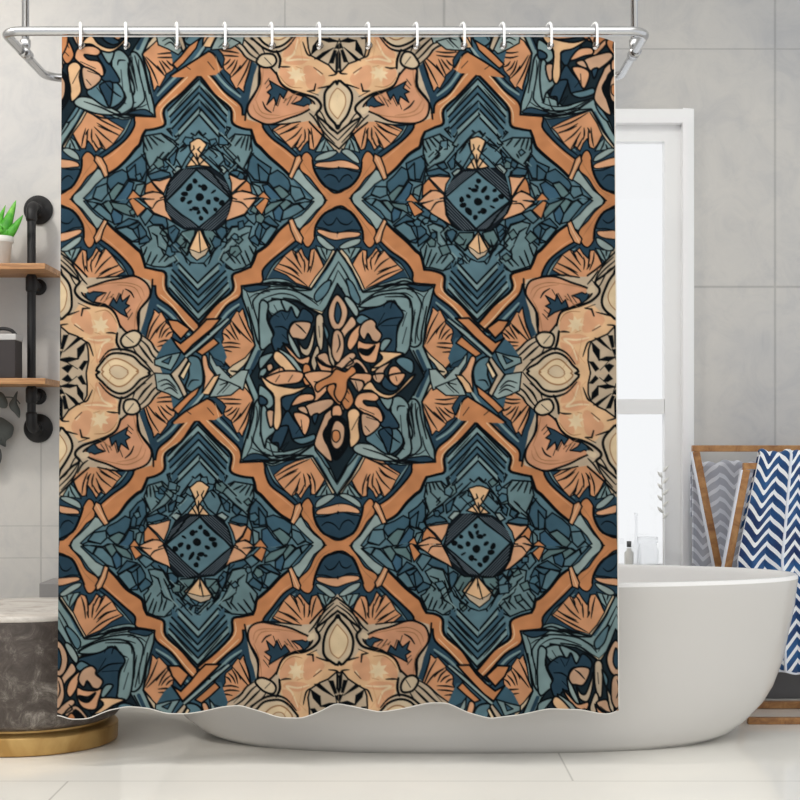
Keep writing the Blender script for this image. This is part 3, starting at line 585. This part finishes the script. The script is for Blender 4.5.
tub=obj('bathtub',bm,[M['tub'],M['tubin']],smooth=True); tag(tub,'white freestanding oval bathtub standing behind the patterned shower curtain','bathtub')
bm=bmesh.new(); lathe(bm,[(.028,0),(.03,.004),(.02,.007)],(TX-.1,TY,.1005),24); obj('drain',bm,M['chrome'],tub,smooth=True)

# ---------------------------------------------------------------- curtain
IMG=pattern_image(); ih,iw=IMG.shape[:2]
hemx=[(58,714.5),(72,718),(90,717.5),(108,710.5),(126,707),(150,709),(168,713.2),(186,713.6),(204,711),(222,707.5),(240,706),(258,711),(280,716.5),(302,717.3),(318,712),(335,704.5),(358,708),(380,712.2),(405,708.5),(430,704),(447,704),(466,712),(490,717.5),(520,714),(550,709),(580,710),(600,713.2),(610,713.5),(619,710)]
hx_=np.array([p[0] for p in hemx]); hy_=np.array([p[1] for p in hemx])
nx,ny=844,1020
s=np.linspace(0,1,nx)[None,:]; t=np.linspace(0,1,ny)[:,None]
xl=62-4*t; xr=614.5+4.5*t; PX=xl+(xr-xl)*s
hem=np.interp(58+(618.5-58)*s[0],hx_,hy_)
k=np.ones(15)/15; hem=np.convolve(np.pad(hem,7,'edge'),k,'valid')[None,:]
top=37+np.clip((s*552.5+62-598)/16.5,0,1)**1.3*5.0
PY=top+(hem-top)*t
gx=(PX-FX0)*1.5-.5; gy=(PY-FY0)*1.5-.5
x0=np.clip(np.floor(gx).astype(int),0,iw-2); y0=np.clip(np.floor(gy).astype(int),0,ih-2); fx=np.clip(gx-x0,0,1)[...,None]; fy=np.clip(gy-y0,0,1)[...,None]
C=(IMG[y0,x0]*(1-fx)+IMG[y0,x0+1]*fx)*(1-fy)+(IMG[y0+1,x0]*(1-fx)+IMG[y0+1,x0+1]*fx)*fy
C=np.clip(C/255,0,1); C=np.where(C<=.04045,C/12.92,((C+.055)/1.055)**2.4); C=np.clip(C/np.array(CG),0,1)
amp=.003+.016*t**2.2
fold=-(hem-711)/7.0*amp + .0025*np.sin(s*88+1.2*t)*t
Wx=(PX-400)/370.0; Wz=EYE-(PY-450)/370.0; Wy=fold+0*PX
V=np.stack([Wx,Wy,Wz],-1).reshape(-1,3).astype(np.float32)
idx=np.arange(nx*ny).reshape(ny,nx)
Q=np.stack([idx[:-1,:-1],idx[1:,:-1],idx[1:,1:],idx[:-1,1:]],-1).reshape(-1,4).astype(np.int32)
me=bpy.data.meshes.new('shower_curtain'); me.vertices.add(len(V)); me.vertices.foreach_set('co',V.ravel())
me.loops.add(Q.size); me.loops.foreach_set('vertex_index',Q.ravel()); me.polygons.add(len(Q)); me.polygons.foreach_set('loop_start',np.arange(0,Q.size,4,dtype=np.int32)); me.polygons.foreach_set('use_smooth',np.ones(len(Q),bool))
me.update(calc_edges=True)
ca=me.color_attributes.new('Print','FLOAT_COLOR','POINT'); ca.data.foreach_set('color',np.concatenate([C.reshape(-1,3),np.ones((nx*ny,1))],1).astype(np.float32).ravel())
me.materials.append(M['print'])
cur=bpy.data.objects.new('shower_curtain',me); col.objects.link(cur)
tag(cur,'patterned shower curtain in teal and terracotta with ornate diamonds and rosettes, hanging from the rod','shower curtain')
def edge(row,colm,name):
    bm=bmesh.new(); g=V.reshape(ny,nx,3)
    pts=g[-1,::6] if row else g[::8,colm]
    tube(bm,[Vector(map(float,p)) for p in pts],.0016,6); o=obj(name,bm,M['hem'],cur,True); o['label']='pale stitched edge'
edge(True,0,'hem'); edge(False,-1,'side_hem')
ringx=[82,127,178,226,272.5,320,369,417,464,503.5,550.5,596]
for px in ringx:
    x=(px-400)/370; bm=bmesh.new(); a=[Vector((x+.0075*math.cos(q),-.004,1.948+.0075*math.sin(q))) for q in [i*math.pi/10 for i in range(20)]]
    tube(bm,a,.0022,8,True); obj('eyelet',bm,M['grom'],cur,True)

# ---------------------------------------------------------------- shower rod
RZ=1.987; LX,RX=-1.074,.668; YB=.504
def corner(cx,cy,r,a0,a1,n=10): return [(cx+r*math.cos(a0+(a1-a0)*i/n),cy+r*math.sin(a0+(a1-a0)*i/n),RZ) for i in range(n+1)]
pi=math.pi
rf,rb=.05,.06
path=corner(RX-rf,rf,rf,-pi/2,0)+corner(RX-rb,YB-rb,rb,0,pi/2)+corner(LX+rb,YB-rb,rb,pi/2,pi)+corner(LX+rf,rf,rf,pi,1.5*pi)
rod=thing('shower_rod','brushed steel loop shower rod hung from two ceiling rods above the bathtub','shower rod',((LX+RX)/2,.25,RZ))
bm=bmesh.new(); tube(bm,path,.0125,16,True); obj('rail',bm,M['chrome'],rod,True)
for X in (LX+.006,RX-.0):
    bm=bmesh.new(); tube(bm,[(X,.22,RZ),(X,.22,2.7)],.0105,16); sp=obj('support_rod',bm,M['chrome'],rod,True)
    bm=bmesh.new(); lathe(bm,[(.035,2.7),(.035,2.692),(.014,2.686)],(X,.22,0),24); obj('ceiling_flange',bm,M['chrome'],sp,True)
    bm=bmesh.new(); tube(bm,[(X,.19,RZ),(X,.25,RZ)],.0165,16); lathe(bm,[(.012,RZ+.012),(.015,RZ+.02),(.015,RZ+.036),(.0115,RZ+.04)],(X,.22,0),20); obj('bracket',bm,M['chrome'],rod,True)
ords=['first','second','third','fourth','fifth','sixth','seventh','eighth','ninth','tenth','eleventh','last']
R0=None
for i,px in enumerate(ringx):
    x=(px-400)/370
    if R0 is None:
        R0=thing('curtain_ring','','curtain ring',(x,0,RZ))
        c_=math.cos(.32); s_=math.sin(.32)
        yz=[(-.0145,-.048),(-.0195,-.044),(-.021,-.034),(-.021,0),(-.018,.0125),(-.009,.0195),(.003,.0205),(.014,.0165),(.019,.006),(.0185,-.01),(.013,-.024),(.007,-.036),(.002,-.044),(-.004,-.0475),(-.010,-.049)]
        bm=bmesh.new(); tube(bm,[(x+.001-(y+.021)*s_*.9,y,RZ+z) for y,z in yz],.0036,10,True); w=obj('wire_hook',bm,M['ring'],R0,True)
        bm=bmesh.new(); bmesh.ops.create_uvsphere(bm,u_segments=12,v_segments=8,radius=.0052,matrix=Matrix.Translation((x+.0,-.0205,RZ-.0445))); k_=obj('bead',bm,M['chrome'],R0,True); R=R0
    else:
        R=R0.copy(); col.objects.link(R); R.location=(x,0,RZ)
        for ch in (w,k_):
            c2=ch.copy(); col.objects.link(c2); c2.parent=R
    R['label']=f'{ords[i]} white curtain ring from the left, hooked over the steel rod' if i<11 else 'white curtain ring at the far right end, hooked over the rod'
    R['category']='curtain ring'; R['group']='curtain rings along the shower rod'

# ---------------------------------------------------------------- stool at the left
sc=(-1.1,.37,0); st=thing('side_stool','dark stone drum stool with a white marble top and brass base at left','stool',sc)
bm=bmesh.new(); lathe(bm,[(.255,0),(.262,.004),(.264,.05),(.258,.056),(.238,.062),(.238,.07)],sc,72); obj('base',bm,M['brass'],st,True,.001)
bm=bmesh.new(); lathe(bm,[(.238,.068),(.262,.078),(.272,.09),(.273,.370),(.270,.376)],sc,72); obj('body',bm,M['stone'],st,True)
bm=bmesh.new(); lathe(bm,[(.262,.374),(.27,.376),(.2725,.380),(.2725,.388),(.268,.393),(.2,.394)],sc,72); obj('top',bm,M['marble'],st,True)

# small box behind the stool against the wall
bm=bmesh.new(); box(bm,(-1.195,.90,0),(-1.02,1.085,.415)); gb=obj('storage_box',bm,M['greybox'],bevel=.004); tag(gb,'plain grey box standing against the wall behind the drum stool','box')

# ---------------------------------------------------------------- pipe shelf
PX_,PY_=-1.245,1.0
sh=thing('pipe_shelf','black iron pipe shelf with two wooden boards fixed to the wall at left','shelf',(PX_,WY,1.3))
ZT,ZB=1.681,.930
SZ=[1.4576,1.081]
for z in SZ:
    bm=bmesh.new(); box(bm,(-2.0,.85,z-.010),(-1.163,1.09,z+.010)); obj('board',bm,M['wood'],sh,bevel=.002)
for X in (PX_,-1.85):
    bm=bmesh.new(); r=.0145
    arc=lambda zc,sg:[(X,PY_+.03-.03*math.cos(a),zc+sg*.03*math.sin(a)) for a in [i*math.pi/2/8 for i in range(9)]]
    up=arc(ZT-.03,1); dn=arc(ZB+.03,-1)
    tube(bm,[(X,WY-.004,ZT)]+up[::-1]+dn+[(X,WY-.004,ZB)],r,18); pp=obj('pipe',bm,M['black'],sh,True)
    for z in (ZT,ZB):
        bm=bmesh.new(); lathe(bm,[(.047,WY-.001),(.050,WY-.003),(.050,WY-.009),(.046,WY-.012),(.026,WY-.013),(.024,WY-.03),(.02,WY-.033)],(X,0,z),36,'y'); obj('flange',bm,M['black'],sh,True)
        sg=1 if z==ZT else -1
        bm=bmesh.new(); tube(bm,[(X,WY-.036,z),(X,WY-.05,z),(X,WY-.07,z)]+(up if sg==1 else dn)[::-1]+[(X,PY_,z-sg*.045),(X,PY_,z-sg*.052)],[.0175,.019,.0185]+[.0185]*9+[.019,.0175],20); obj('elbow',bm,M['black'],sh,True)
    for z in SZ:
        bm=bmesh.new(); tube(bm,[(X,PY_,z-.014),(X,PY_,z-.02),(X,PY_,z-.062),(X,PY_,z-.068)],[.0165,.0195,.0195,.0165],20); tube(bm,[(X,PY_,z-.042),(X,PY_+.034,z-.042),(X,PY_+.036,z-.042),(X,WY-.012,z-.042)],[.018,.0205,.015,.015],18); lathe(bm,[(.028,WY-.001),(.028,WY-.010),(.018,WY-.012)],(X,0,z-.042),24,'y'); obj('tee_fitting',bm,M['black'],sh,True)

# potted succulent on the upper board
pc=Vector((-1.338,.945,SZ[0]+.0105)); pl=thing('potted_succulent','green pointed succulent in a small white pot on the upper wooden board','potted plant',pc)
bm=bmesh.new(); lathe(bm,[(.030,0),(.033,.002),(.0405,.076),(.045,.078),(.0465,.082),(.0465,.098),(.044,.1),(.041,.098),(.039,.085)],pc,40,cap=False); bm.faces.new([v for v in bm.verts if abs(v.co.z-pc.z)<1e-5]); obj('pot',bm,M['pot'],pl,True)
bm=bmesh.new(); lathe(bm,[(.0405,.088),(.02,.091)],pc,24); obj('soil',bm,M['soil'],pl)
def leaf(base,mid,tip,w,th=.3):
    bm=bmesh.new(); P=bez([base,base.lerp(mid,.6),mid,tip],5); K=len(P); rs=[]
    for i,p in enumerate(P):
        u=i/(K-1); ww=w*(.75+.6*u-1.35*u**2.2) if u<1 else .0004
        ww=max(ww,.0006); t=(P[min(i+1,K-1)]-P[max(i-1,0)]).normalized(); sd=t.cross(Vector((0,1,0))).normalized(); nn=sd.cross(t)
        rs.append([bm.verts.new(p+sd*math.cos(a)*ww+nn*(math.sin(a)*ww*th-(abs(math.cos(a))**2)*ww*-.35)) for a in [k*2*math.pi/10 for k in range(10)]])
    for i in range(K-1):
        for k in range(10): bm.faces.new((rs[i][k],rs[i][(k+1)%10],rs[i+1][(k+1)%10],rs[i+1][k]))
    bm.faces.new(rs[0]); bm.faces.new(rs[-1]); return obj('leaf',bm,M['leaf'],pl,True)
D=4.945
for b,mm_,tp,w in [((-5,231),(5,226),(16,200),.036),((-1,234),(11,231),(23,215),.028),((-6,232),(-8,214),(-6,190),.026),((-8,232),(-20,222),(-28,204),.026),((-3,232),(1,216),(5.5,205),.014)]:
    leaf(wp(*b,D),wp(*mm_,D-.01),wp(*tp,D-.015),w)

# dark box on the lower board
bx=thing('lidded_box','dark box with a pale lid and black handle on the lower wooden board','box',(-1.34,.92,SZ[1]+.011))
bm=bmesh.new(); box(bm,(-1.52,.872,SZ[1]+.0105),(-1.266,.962,1.217)); obj('box_body',bm,M['boxd'],bx,bevel=.003)
bm=bmesh.new(); box(bm,(-1.523,.869,1.217),(-1.2635,.965,1.238)); obj('lid',bm,M['lid'],bx,bevel=.003)
bm=bmesh.new(); tube(bm,bez([(-1.36,.915,1.237),(-1.345,.915,1.252),(-1.318,.915,1.258),(-1.291,.915,1.252),(-1.276,.915,1.237)],6),.006,10); obj('handle',bm,M['black'],bx,True)

# leaf shadow below the lower board, modelled as thin dark leaves
tp=thing('leaf_shadow','leaf shadow on the wall below the lower board, built as dark grey leaves','leaf shadow',wp(-30,380,5.0))
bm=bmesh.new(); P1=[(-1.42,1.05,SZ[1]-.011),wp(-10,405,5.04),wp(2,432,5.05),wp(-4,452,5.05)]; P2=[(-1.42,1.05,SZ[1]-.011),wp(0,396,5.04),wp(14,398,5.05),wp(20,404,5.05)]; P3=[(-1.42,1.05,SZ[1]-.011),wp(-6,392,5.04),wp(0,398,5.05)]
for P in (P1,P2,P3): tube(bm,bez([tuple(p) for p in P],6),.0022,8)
obj('stem',bm,M['leaf_shade'],tp,True)
def shadow_leaf(pts,D):
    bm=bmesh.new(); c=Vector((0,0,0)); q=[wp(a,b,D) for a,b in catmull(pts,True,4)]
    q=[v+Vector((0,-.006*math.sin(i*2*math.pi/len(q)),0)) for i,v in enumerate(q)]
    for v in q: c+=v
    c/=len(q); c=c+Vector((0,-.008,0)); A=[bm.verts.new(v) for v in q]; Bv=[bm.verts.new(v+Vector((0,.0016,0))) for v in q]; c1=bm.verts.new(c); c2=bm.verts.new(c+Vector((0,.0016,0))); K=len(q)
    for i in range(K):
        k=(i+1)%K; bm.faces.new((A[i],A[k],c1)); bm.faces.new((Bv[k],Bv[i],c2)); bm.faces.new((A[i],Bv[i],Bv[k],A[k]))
    obj('leaf',bm,M['leaf_shade'],tp,True)
shadow_leaf([(-4,392),(3,393),(8,402),(6,408),(-1,407),(-6,400)],5.045)
shadow_leaf([(9,404),(13,398),(18,391),(17,402),(20,410),(19,418),(14,413),(10,409)],5.048)
shadow_leaf([(-6,420),(0,417),(8,421),(14,427),(12,436),(6,441),(5,447),(-4,441),(-8,430)],5.05)
shadow_leaf([(-24,400),(-16,396),(-10,404),(-14,416),(-22,414)],5.045)
shadow_leaf([(-26,430),(-16,424),(-10,434),(-16,448),(-24,446)],5.05)
shadow_leaf([(-8,450),(0,448),(2,458),(-4,470),(-10,462)],5.05)

# ---------------------------------------------------------------- towel rack and towels
DA,DB=4.90,4.77
rk=thing('towel_rack','wooden double-frame towel rack standing between the bathtub and the wall at right','towel rack',(1.45,.85,0))
def railz(py,D): return EYE-(py-HZ)/F*D
XA=wp(695.5,0,DA).x; XB=wp(746,0,DB).x; XE=2.25-.3
zA=railz(448.5,DA); zB=railz(466,DB)
bm=bmesh.new(); bar(bm,(XA-.012,DA-4,zA),(XE+.012,DA-4,zA),.021,.024); obj('rear_rail',bm,M['oak'],rk,bevel=.002)
bm=bmesh.new(); bar(bm,(XB-.010,DB-4,zB),(XE-.13,DB-4,zB),.020,.022); obj('front_rail',bm,M['oak'],rk,bevel=.002)
def slant(x0,z0,x1,D,side):
    bm=bmesh.new(); bar(bm,(x0,D-4,z0-.0105),(x1,D-4,.0),.024,.024); lg=obj('leg',bm,M['oak'],rk,bevel=.002)
    bm=bmesh.new(); bar(bm,(x0+side*.0150,D-4,z0-.012),(x1+side*.0145,D-4,.002),.0055,.022); e=obj('edge_highlight',bm,M['seam'],lg); e['label']='white strip for the bright edge highlight'  # white strip paints the highlight along the leg edge
XA1=wp(746,0,DA).x; XB1=wp(699,0,DB).x
slant(XA,zA,XA1,DA,-1); slant(XE,zA,XE-(XA1-XA),DA,1); slant(XB,zB,XB1,DB,-1); slant(XE-.14,zB,XE-.14+(XB-XB1),DB,1)
bm=bmesh.new(); bar(bm,(XA1-.01,DA-4,.012),(XE-(XA1-XA)+.01,DA-4,.012),.022,.03); obj('rear_foot_bar',bm,M['oak'],rk,bevel=.002)
bm=bmesh.new(); bar(bm,(1.085,.622,.010),(XE+.06,.622,.010),.020,.024); obj('front_foot_bar',bm,M['oak'],rk,bevel=.002)
for X in (1.36,XE+.04):
    bm=bmesh.new(); box(bm,(X-.012,.634,0),(X+.012,.884,.02)); obj('cross_foot',bm,M['oak'],rk,bevel=.002)
DG=4.985; zG=railz(468,DG)
bm=bmesh.new(); bar(bm,(XA+.02,DG-4-.0,zG),(XE-.02,DG-4-.0,zG),.014,.014); bar(bm,(XA+.028,DA-4,zG),(XA+.028,DG-4,zG),.014,.014) if False else None
box(bm,(XA+.012,DA-4,zG-.007),(XA+.026,DG-4,zG+.007)); box(bm,(XE-.026,DA-4,zG-.007),(XE-.012,DG-4,zG+.007)); obj('back_hanging_rail',bm,M['oak'],rk)

def towel(name,xl,xr,ztop,D,zbot,m,label,pleats,amp,us,vs,seam=None,flare=0,backlen=.35,thick=.006,front=.03):
    """cloth draped over a rail: front fall with pleats, over the top, short back fall"""
    bm=bmesh.new(); uvl=bm.loops.layers.uv.new('UVMap'); nu=120; rows=[]
    Y=D-4; prof=[]
    H=ztop-zbot
    for i in range(46): prof.append((1-i/45.0,'f'))
    for i in range(1,8): prof.append((i/8.0,'t'))
    for i in range(14): prof.append((i/13.0*backlen,'b'))
    tb=0; 
    for (q,kd) in prof:
        row=[]
        for j in range(nu+1):
            u=j/nu
            fall=q if kd!='t' else 0
            x=xl(fall)+(xr(fall)-xl(fall))*u
            ph=pleats(u); a=amp*(.35+.65*min(1,fall*3+.15))
            top=ztop+.004*math.sin(u*17+1)+.003*math.sin(u*41)
            if kd=='f': y=Y-.016-front*min(1,q*1.6)+a*ph; z=top-q*(top-zbot)+.006*math.sin(u*22)*(q>.98); dist=q*H
            elif kd=='t': th=q*math.pi; y=Y-(.016-a*ph*.2)*math.cos(th)+a*ph*.15; z=top+.014*math.sin(th); dist=-.05*q
            else: y=Y+.016+.004*math.sin(u*30)+.2*a*ph; z=top-q*H; dist=-.05-q*H
            row.append((bm.verts.new((x,y,z)),(us(u),dist*vs)))
        rows.append(row)
    for i in range(len(rows)-1):
        for j in range(nu):
            ids=(rows[i][j],rows[i][j+1],rows[i+1][j+1],rows[i+1][j]); f=bm.faces.new([a[0] for a in ids])
            for lp,a in zip(f.loops,ids): lp[uvl].uv=a[1]
    hemp=[rows[0][j][0].co.copy() for j in range(nu+1)]
    sidep=[rows[i][0][0].co.copy() for i in range(0,46)]
    seamp=[rows[i][int(seam*nu)][0].co.copy() for i in range(0,50)] if seam else None
    me=bpy.data.meshes.new(name); bmesh.ops.recalc_face_normals(bm,faces=bm.faces); bm.to_mesh(me); bm.free()
    o=bpy.data.objects.new(name,me); col.objects.link(o); me.materials.append(m)
    for p in me.polygons: p.use_smooth=True
    md=o.modifiers.new('thickness','SOLIDIFY'); md.thickness=thick; md.offset=0
    tag(o,label,'towel')
    hm=M['seam'] if m is M['navy'] else M['gtowel']
    if m is M['navy']:
        b=bmesh.new(); tube(b,hemp,.0045,6); obj('hem',b,M['seam'],o,True)
        b=bmesh.new(); tube(b,sidep,.0035,6); obj('side_edge',b,M['seam'],o,True)
        if seamp:
            b=bmesh.new(); tube(b,[p+Vector((0,-.004,0)) for p in seamp],.0048,6); obj('seam',b,M['seam'],o,True)
    return o
X_=lambda px,D:(px-400)/F*D
lx=lambda q: X_(763-24*min(q/.48,1)-0*q,4.72); rx=lambda q: X_(842+12*q,4.72)
tri=lambda x:abs((x%1)-.5)*4-1
towel('chevron_towel',lx,rx,.836,4.77,.148,M['navy'],'navy blue and white chevron towel draped over the front rail of the rack',lambda u:tri(u*3.7+.1)*.8,.020,lambda u:u*3.7+.1,24.0,seam=.385,front=.045)
lx2=lambda q:X_(692.5,4.97); rx2=lambda q:X_(786,4.97)
towel('chevron_towel',lx2,rx2,zG+.006,4.985,.22,M['gtowel'],'grey chevron towel hanging behind the rear leg, close to the wall','' and 0 or (lambda u:math.sin(u*20)),.010,lambda u:u*3.0+.15,25.0,front=.0,backlen=.3)

# ---------------------------------------------------------------- things on the window sill
SZW=WZ0+.0  # deep inner ledge of the opening
def bottle(name,px,w,pyt,m,label,cat,prof):
    x=X51(px); z1=EYE-(pyt-HZ)/F*5.12; c=(x,WY-.045,WZ0-.005); h=z1-c[2]
    bm=bmesh.new(); lathe(bm,[(r*w,t*h) for r,t in prof],c,32); return tag(obj(name,bm,m,smooth=True),label,cat)
j=bottle('glass_jar',645.5,.036,536,M['bottle'],'wide frosted glass jar on the window sill behind the bathtub','jar',[(.9,0),(1,.03),(1,.72),(.85,.8),(.85,.86),(.95,.88),(.95,1)])
b=bottle('glass_bottle',634,.017,512,M['bottle'],'slender clear bottle on the window sill beside the wide jar','bottle',[(.9,0),(1,.03),(1,.5),(.3,.62),(.25,.95),(.35,.96),(.35,1)])
b=bottle('cap_bottle',627,.016,543,M['pot'],'short white bottle with dark cap on the window sill next to the curtain','bottle',[(.9,0),(1,.03),(1,.8),(.5,.85),(.5,.9)])
c=b.data
bm=bmesh.new(); lathe(bm,[(.008,0),(.008,.02)],(X51(627),WY-.045,EYE-(547-HZ)/F*5.06),16); obj('cap',bm,M['bdark'],b,True)
tw=thing('dried_stem','pale dried stem with small leaves standing at the right of the window pane','plant',(X51(661),WY-.045,WZ0-.005))
bm=bmesh.new(); tube(bm,bez([(X51(661),WY-.045,WZ0-.005),(X51(661.5),WY-.045,.58),(X51(660),WY-.045,.70),(X51(659),WY-.045,.78)],6),.0016,8); obj('stem',bm,M['twig'],tw,True)
for i in range(9):
    z=.62+i*.02; sg=-1 if i%2 else 1; a=Vector((X51(660.5),WY-.045,z)); e=a+Vector((sg*.02,-.004,.022)); bm=bmesh.new()
    tube(bm,[a,a.lerp(e,.3),a.lerp(e,.6),e],[.001,.0055,.005,.0006],8); obj('leaf',bm,M['twig'],tw,True)

# ---------------------------------------------------------------- light
w=bpy.data.worlds.new('World'); bpy.context.scene.world=w; w.use_nodes=True; nt=w.node_tree; bg=nt.nodes['Background']; bg.inputs[0].default_value=(.97,.985,1,1); bg.inputs[1].default_value=WORLD
def area(name,loc,target,size,power,c=(1,1,1),sy=None):
    l=bpy.data.lights.new(name,'AREA'); l.energy=power; l.color=c; l.size=size
    if sy: l.shape='RECTANGLE'; l.size_y=sy
    o=bpy.data.objects.new(name,l); col.objects.link(o); o.location=loc; o.rotation_euler=(Vector(target)-Vector(loc)).to_track_quat('-Z','Y').to_euler(); return o
area('ceiling_lamp',(-1.95,-.45,2.62),(-1.2,.8,1.6),.2,LAMP,(1,.95,.88))
area('overhead_fill',(-.5,-1.3,2.68),(-.5,-1.3,0),3.2,TOP_FILL,(1,.985,.96),2.2)  # added fill light under the ceiling, brightens floor and room
cam=bpy.data.cameras.new('camera'); co_=bpy.data.objects.new('camera',cam); col.objects.link(co_); co_.location=(0,-4,EYE); co_.rotation_euler=(math.pi/2,0,0)
cam.sensor_width=36; cam.sensor_fit='HORIZONTAL'; cam.lens=F/800*36; cam.shift_y=50/800; cam.clip_start=.05
sc_=bpy.context.scene; sc_.camera=co_
vs=sc_.view_settings; vs.view_transform='Standard'; vs.look='None'; vs.gamma=1; vs.use_curve_mapping=False; vs.exposure=EXPO
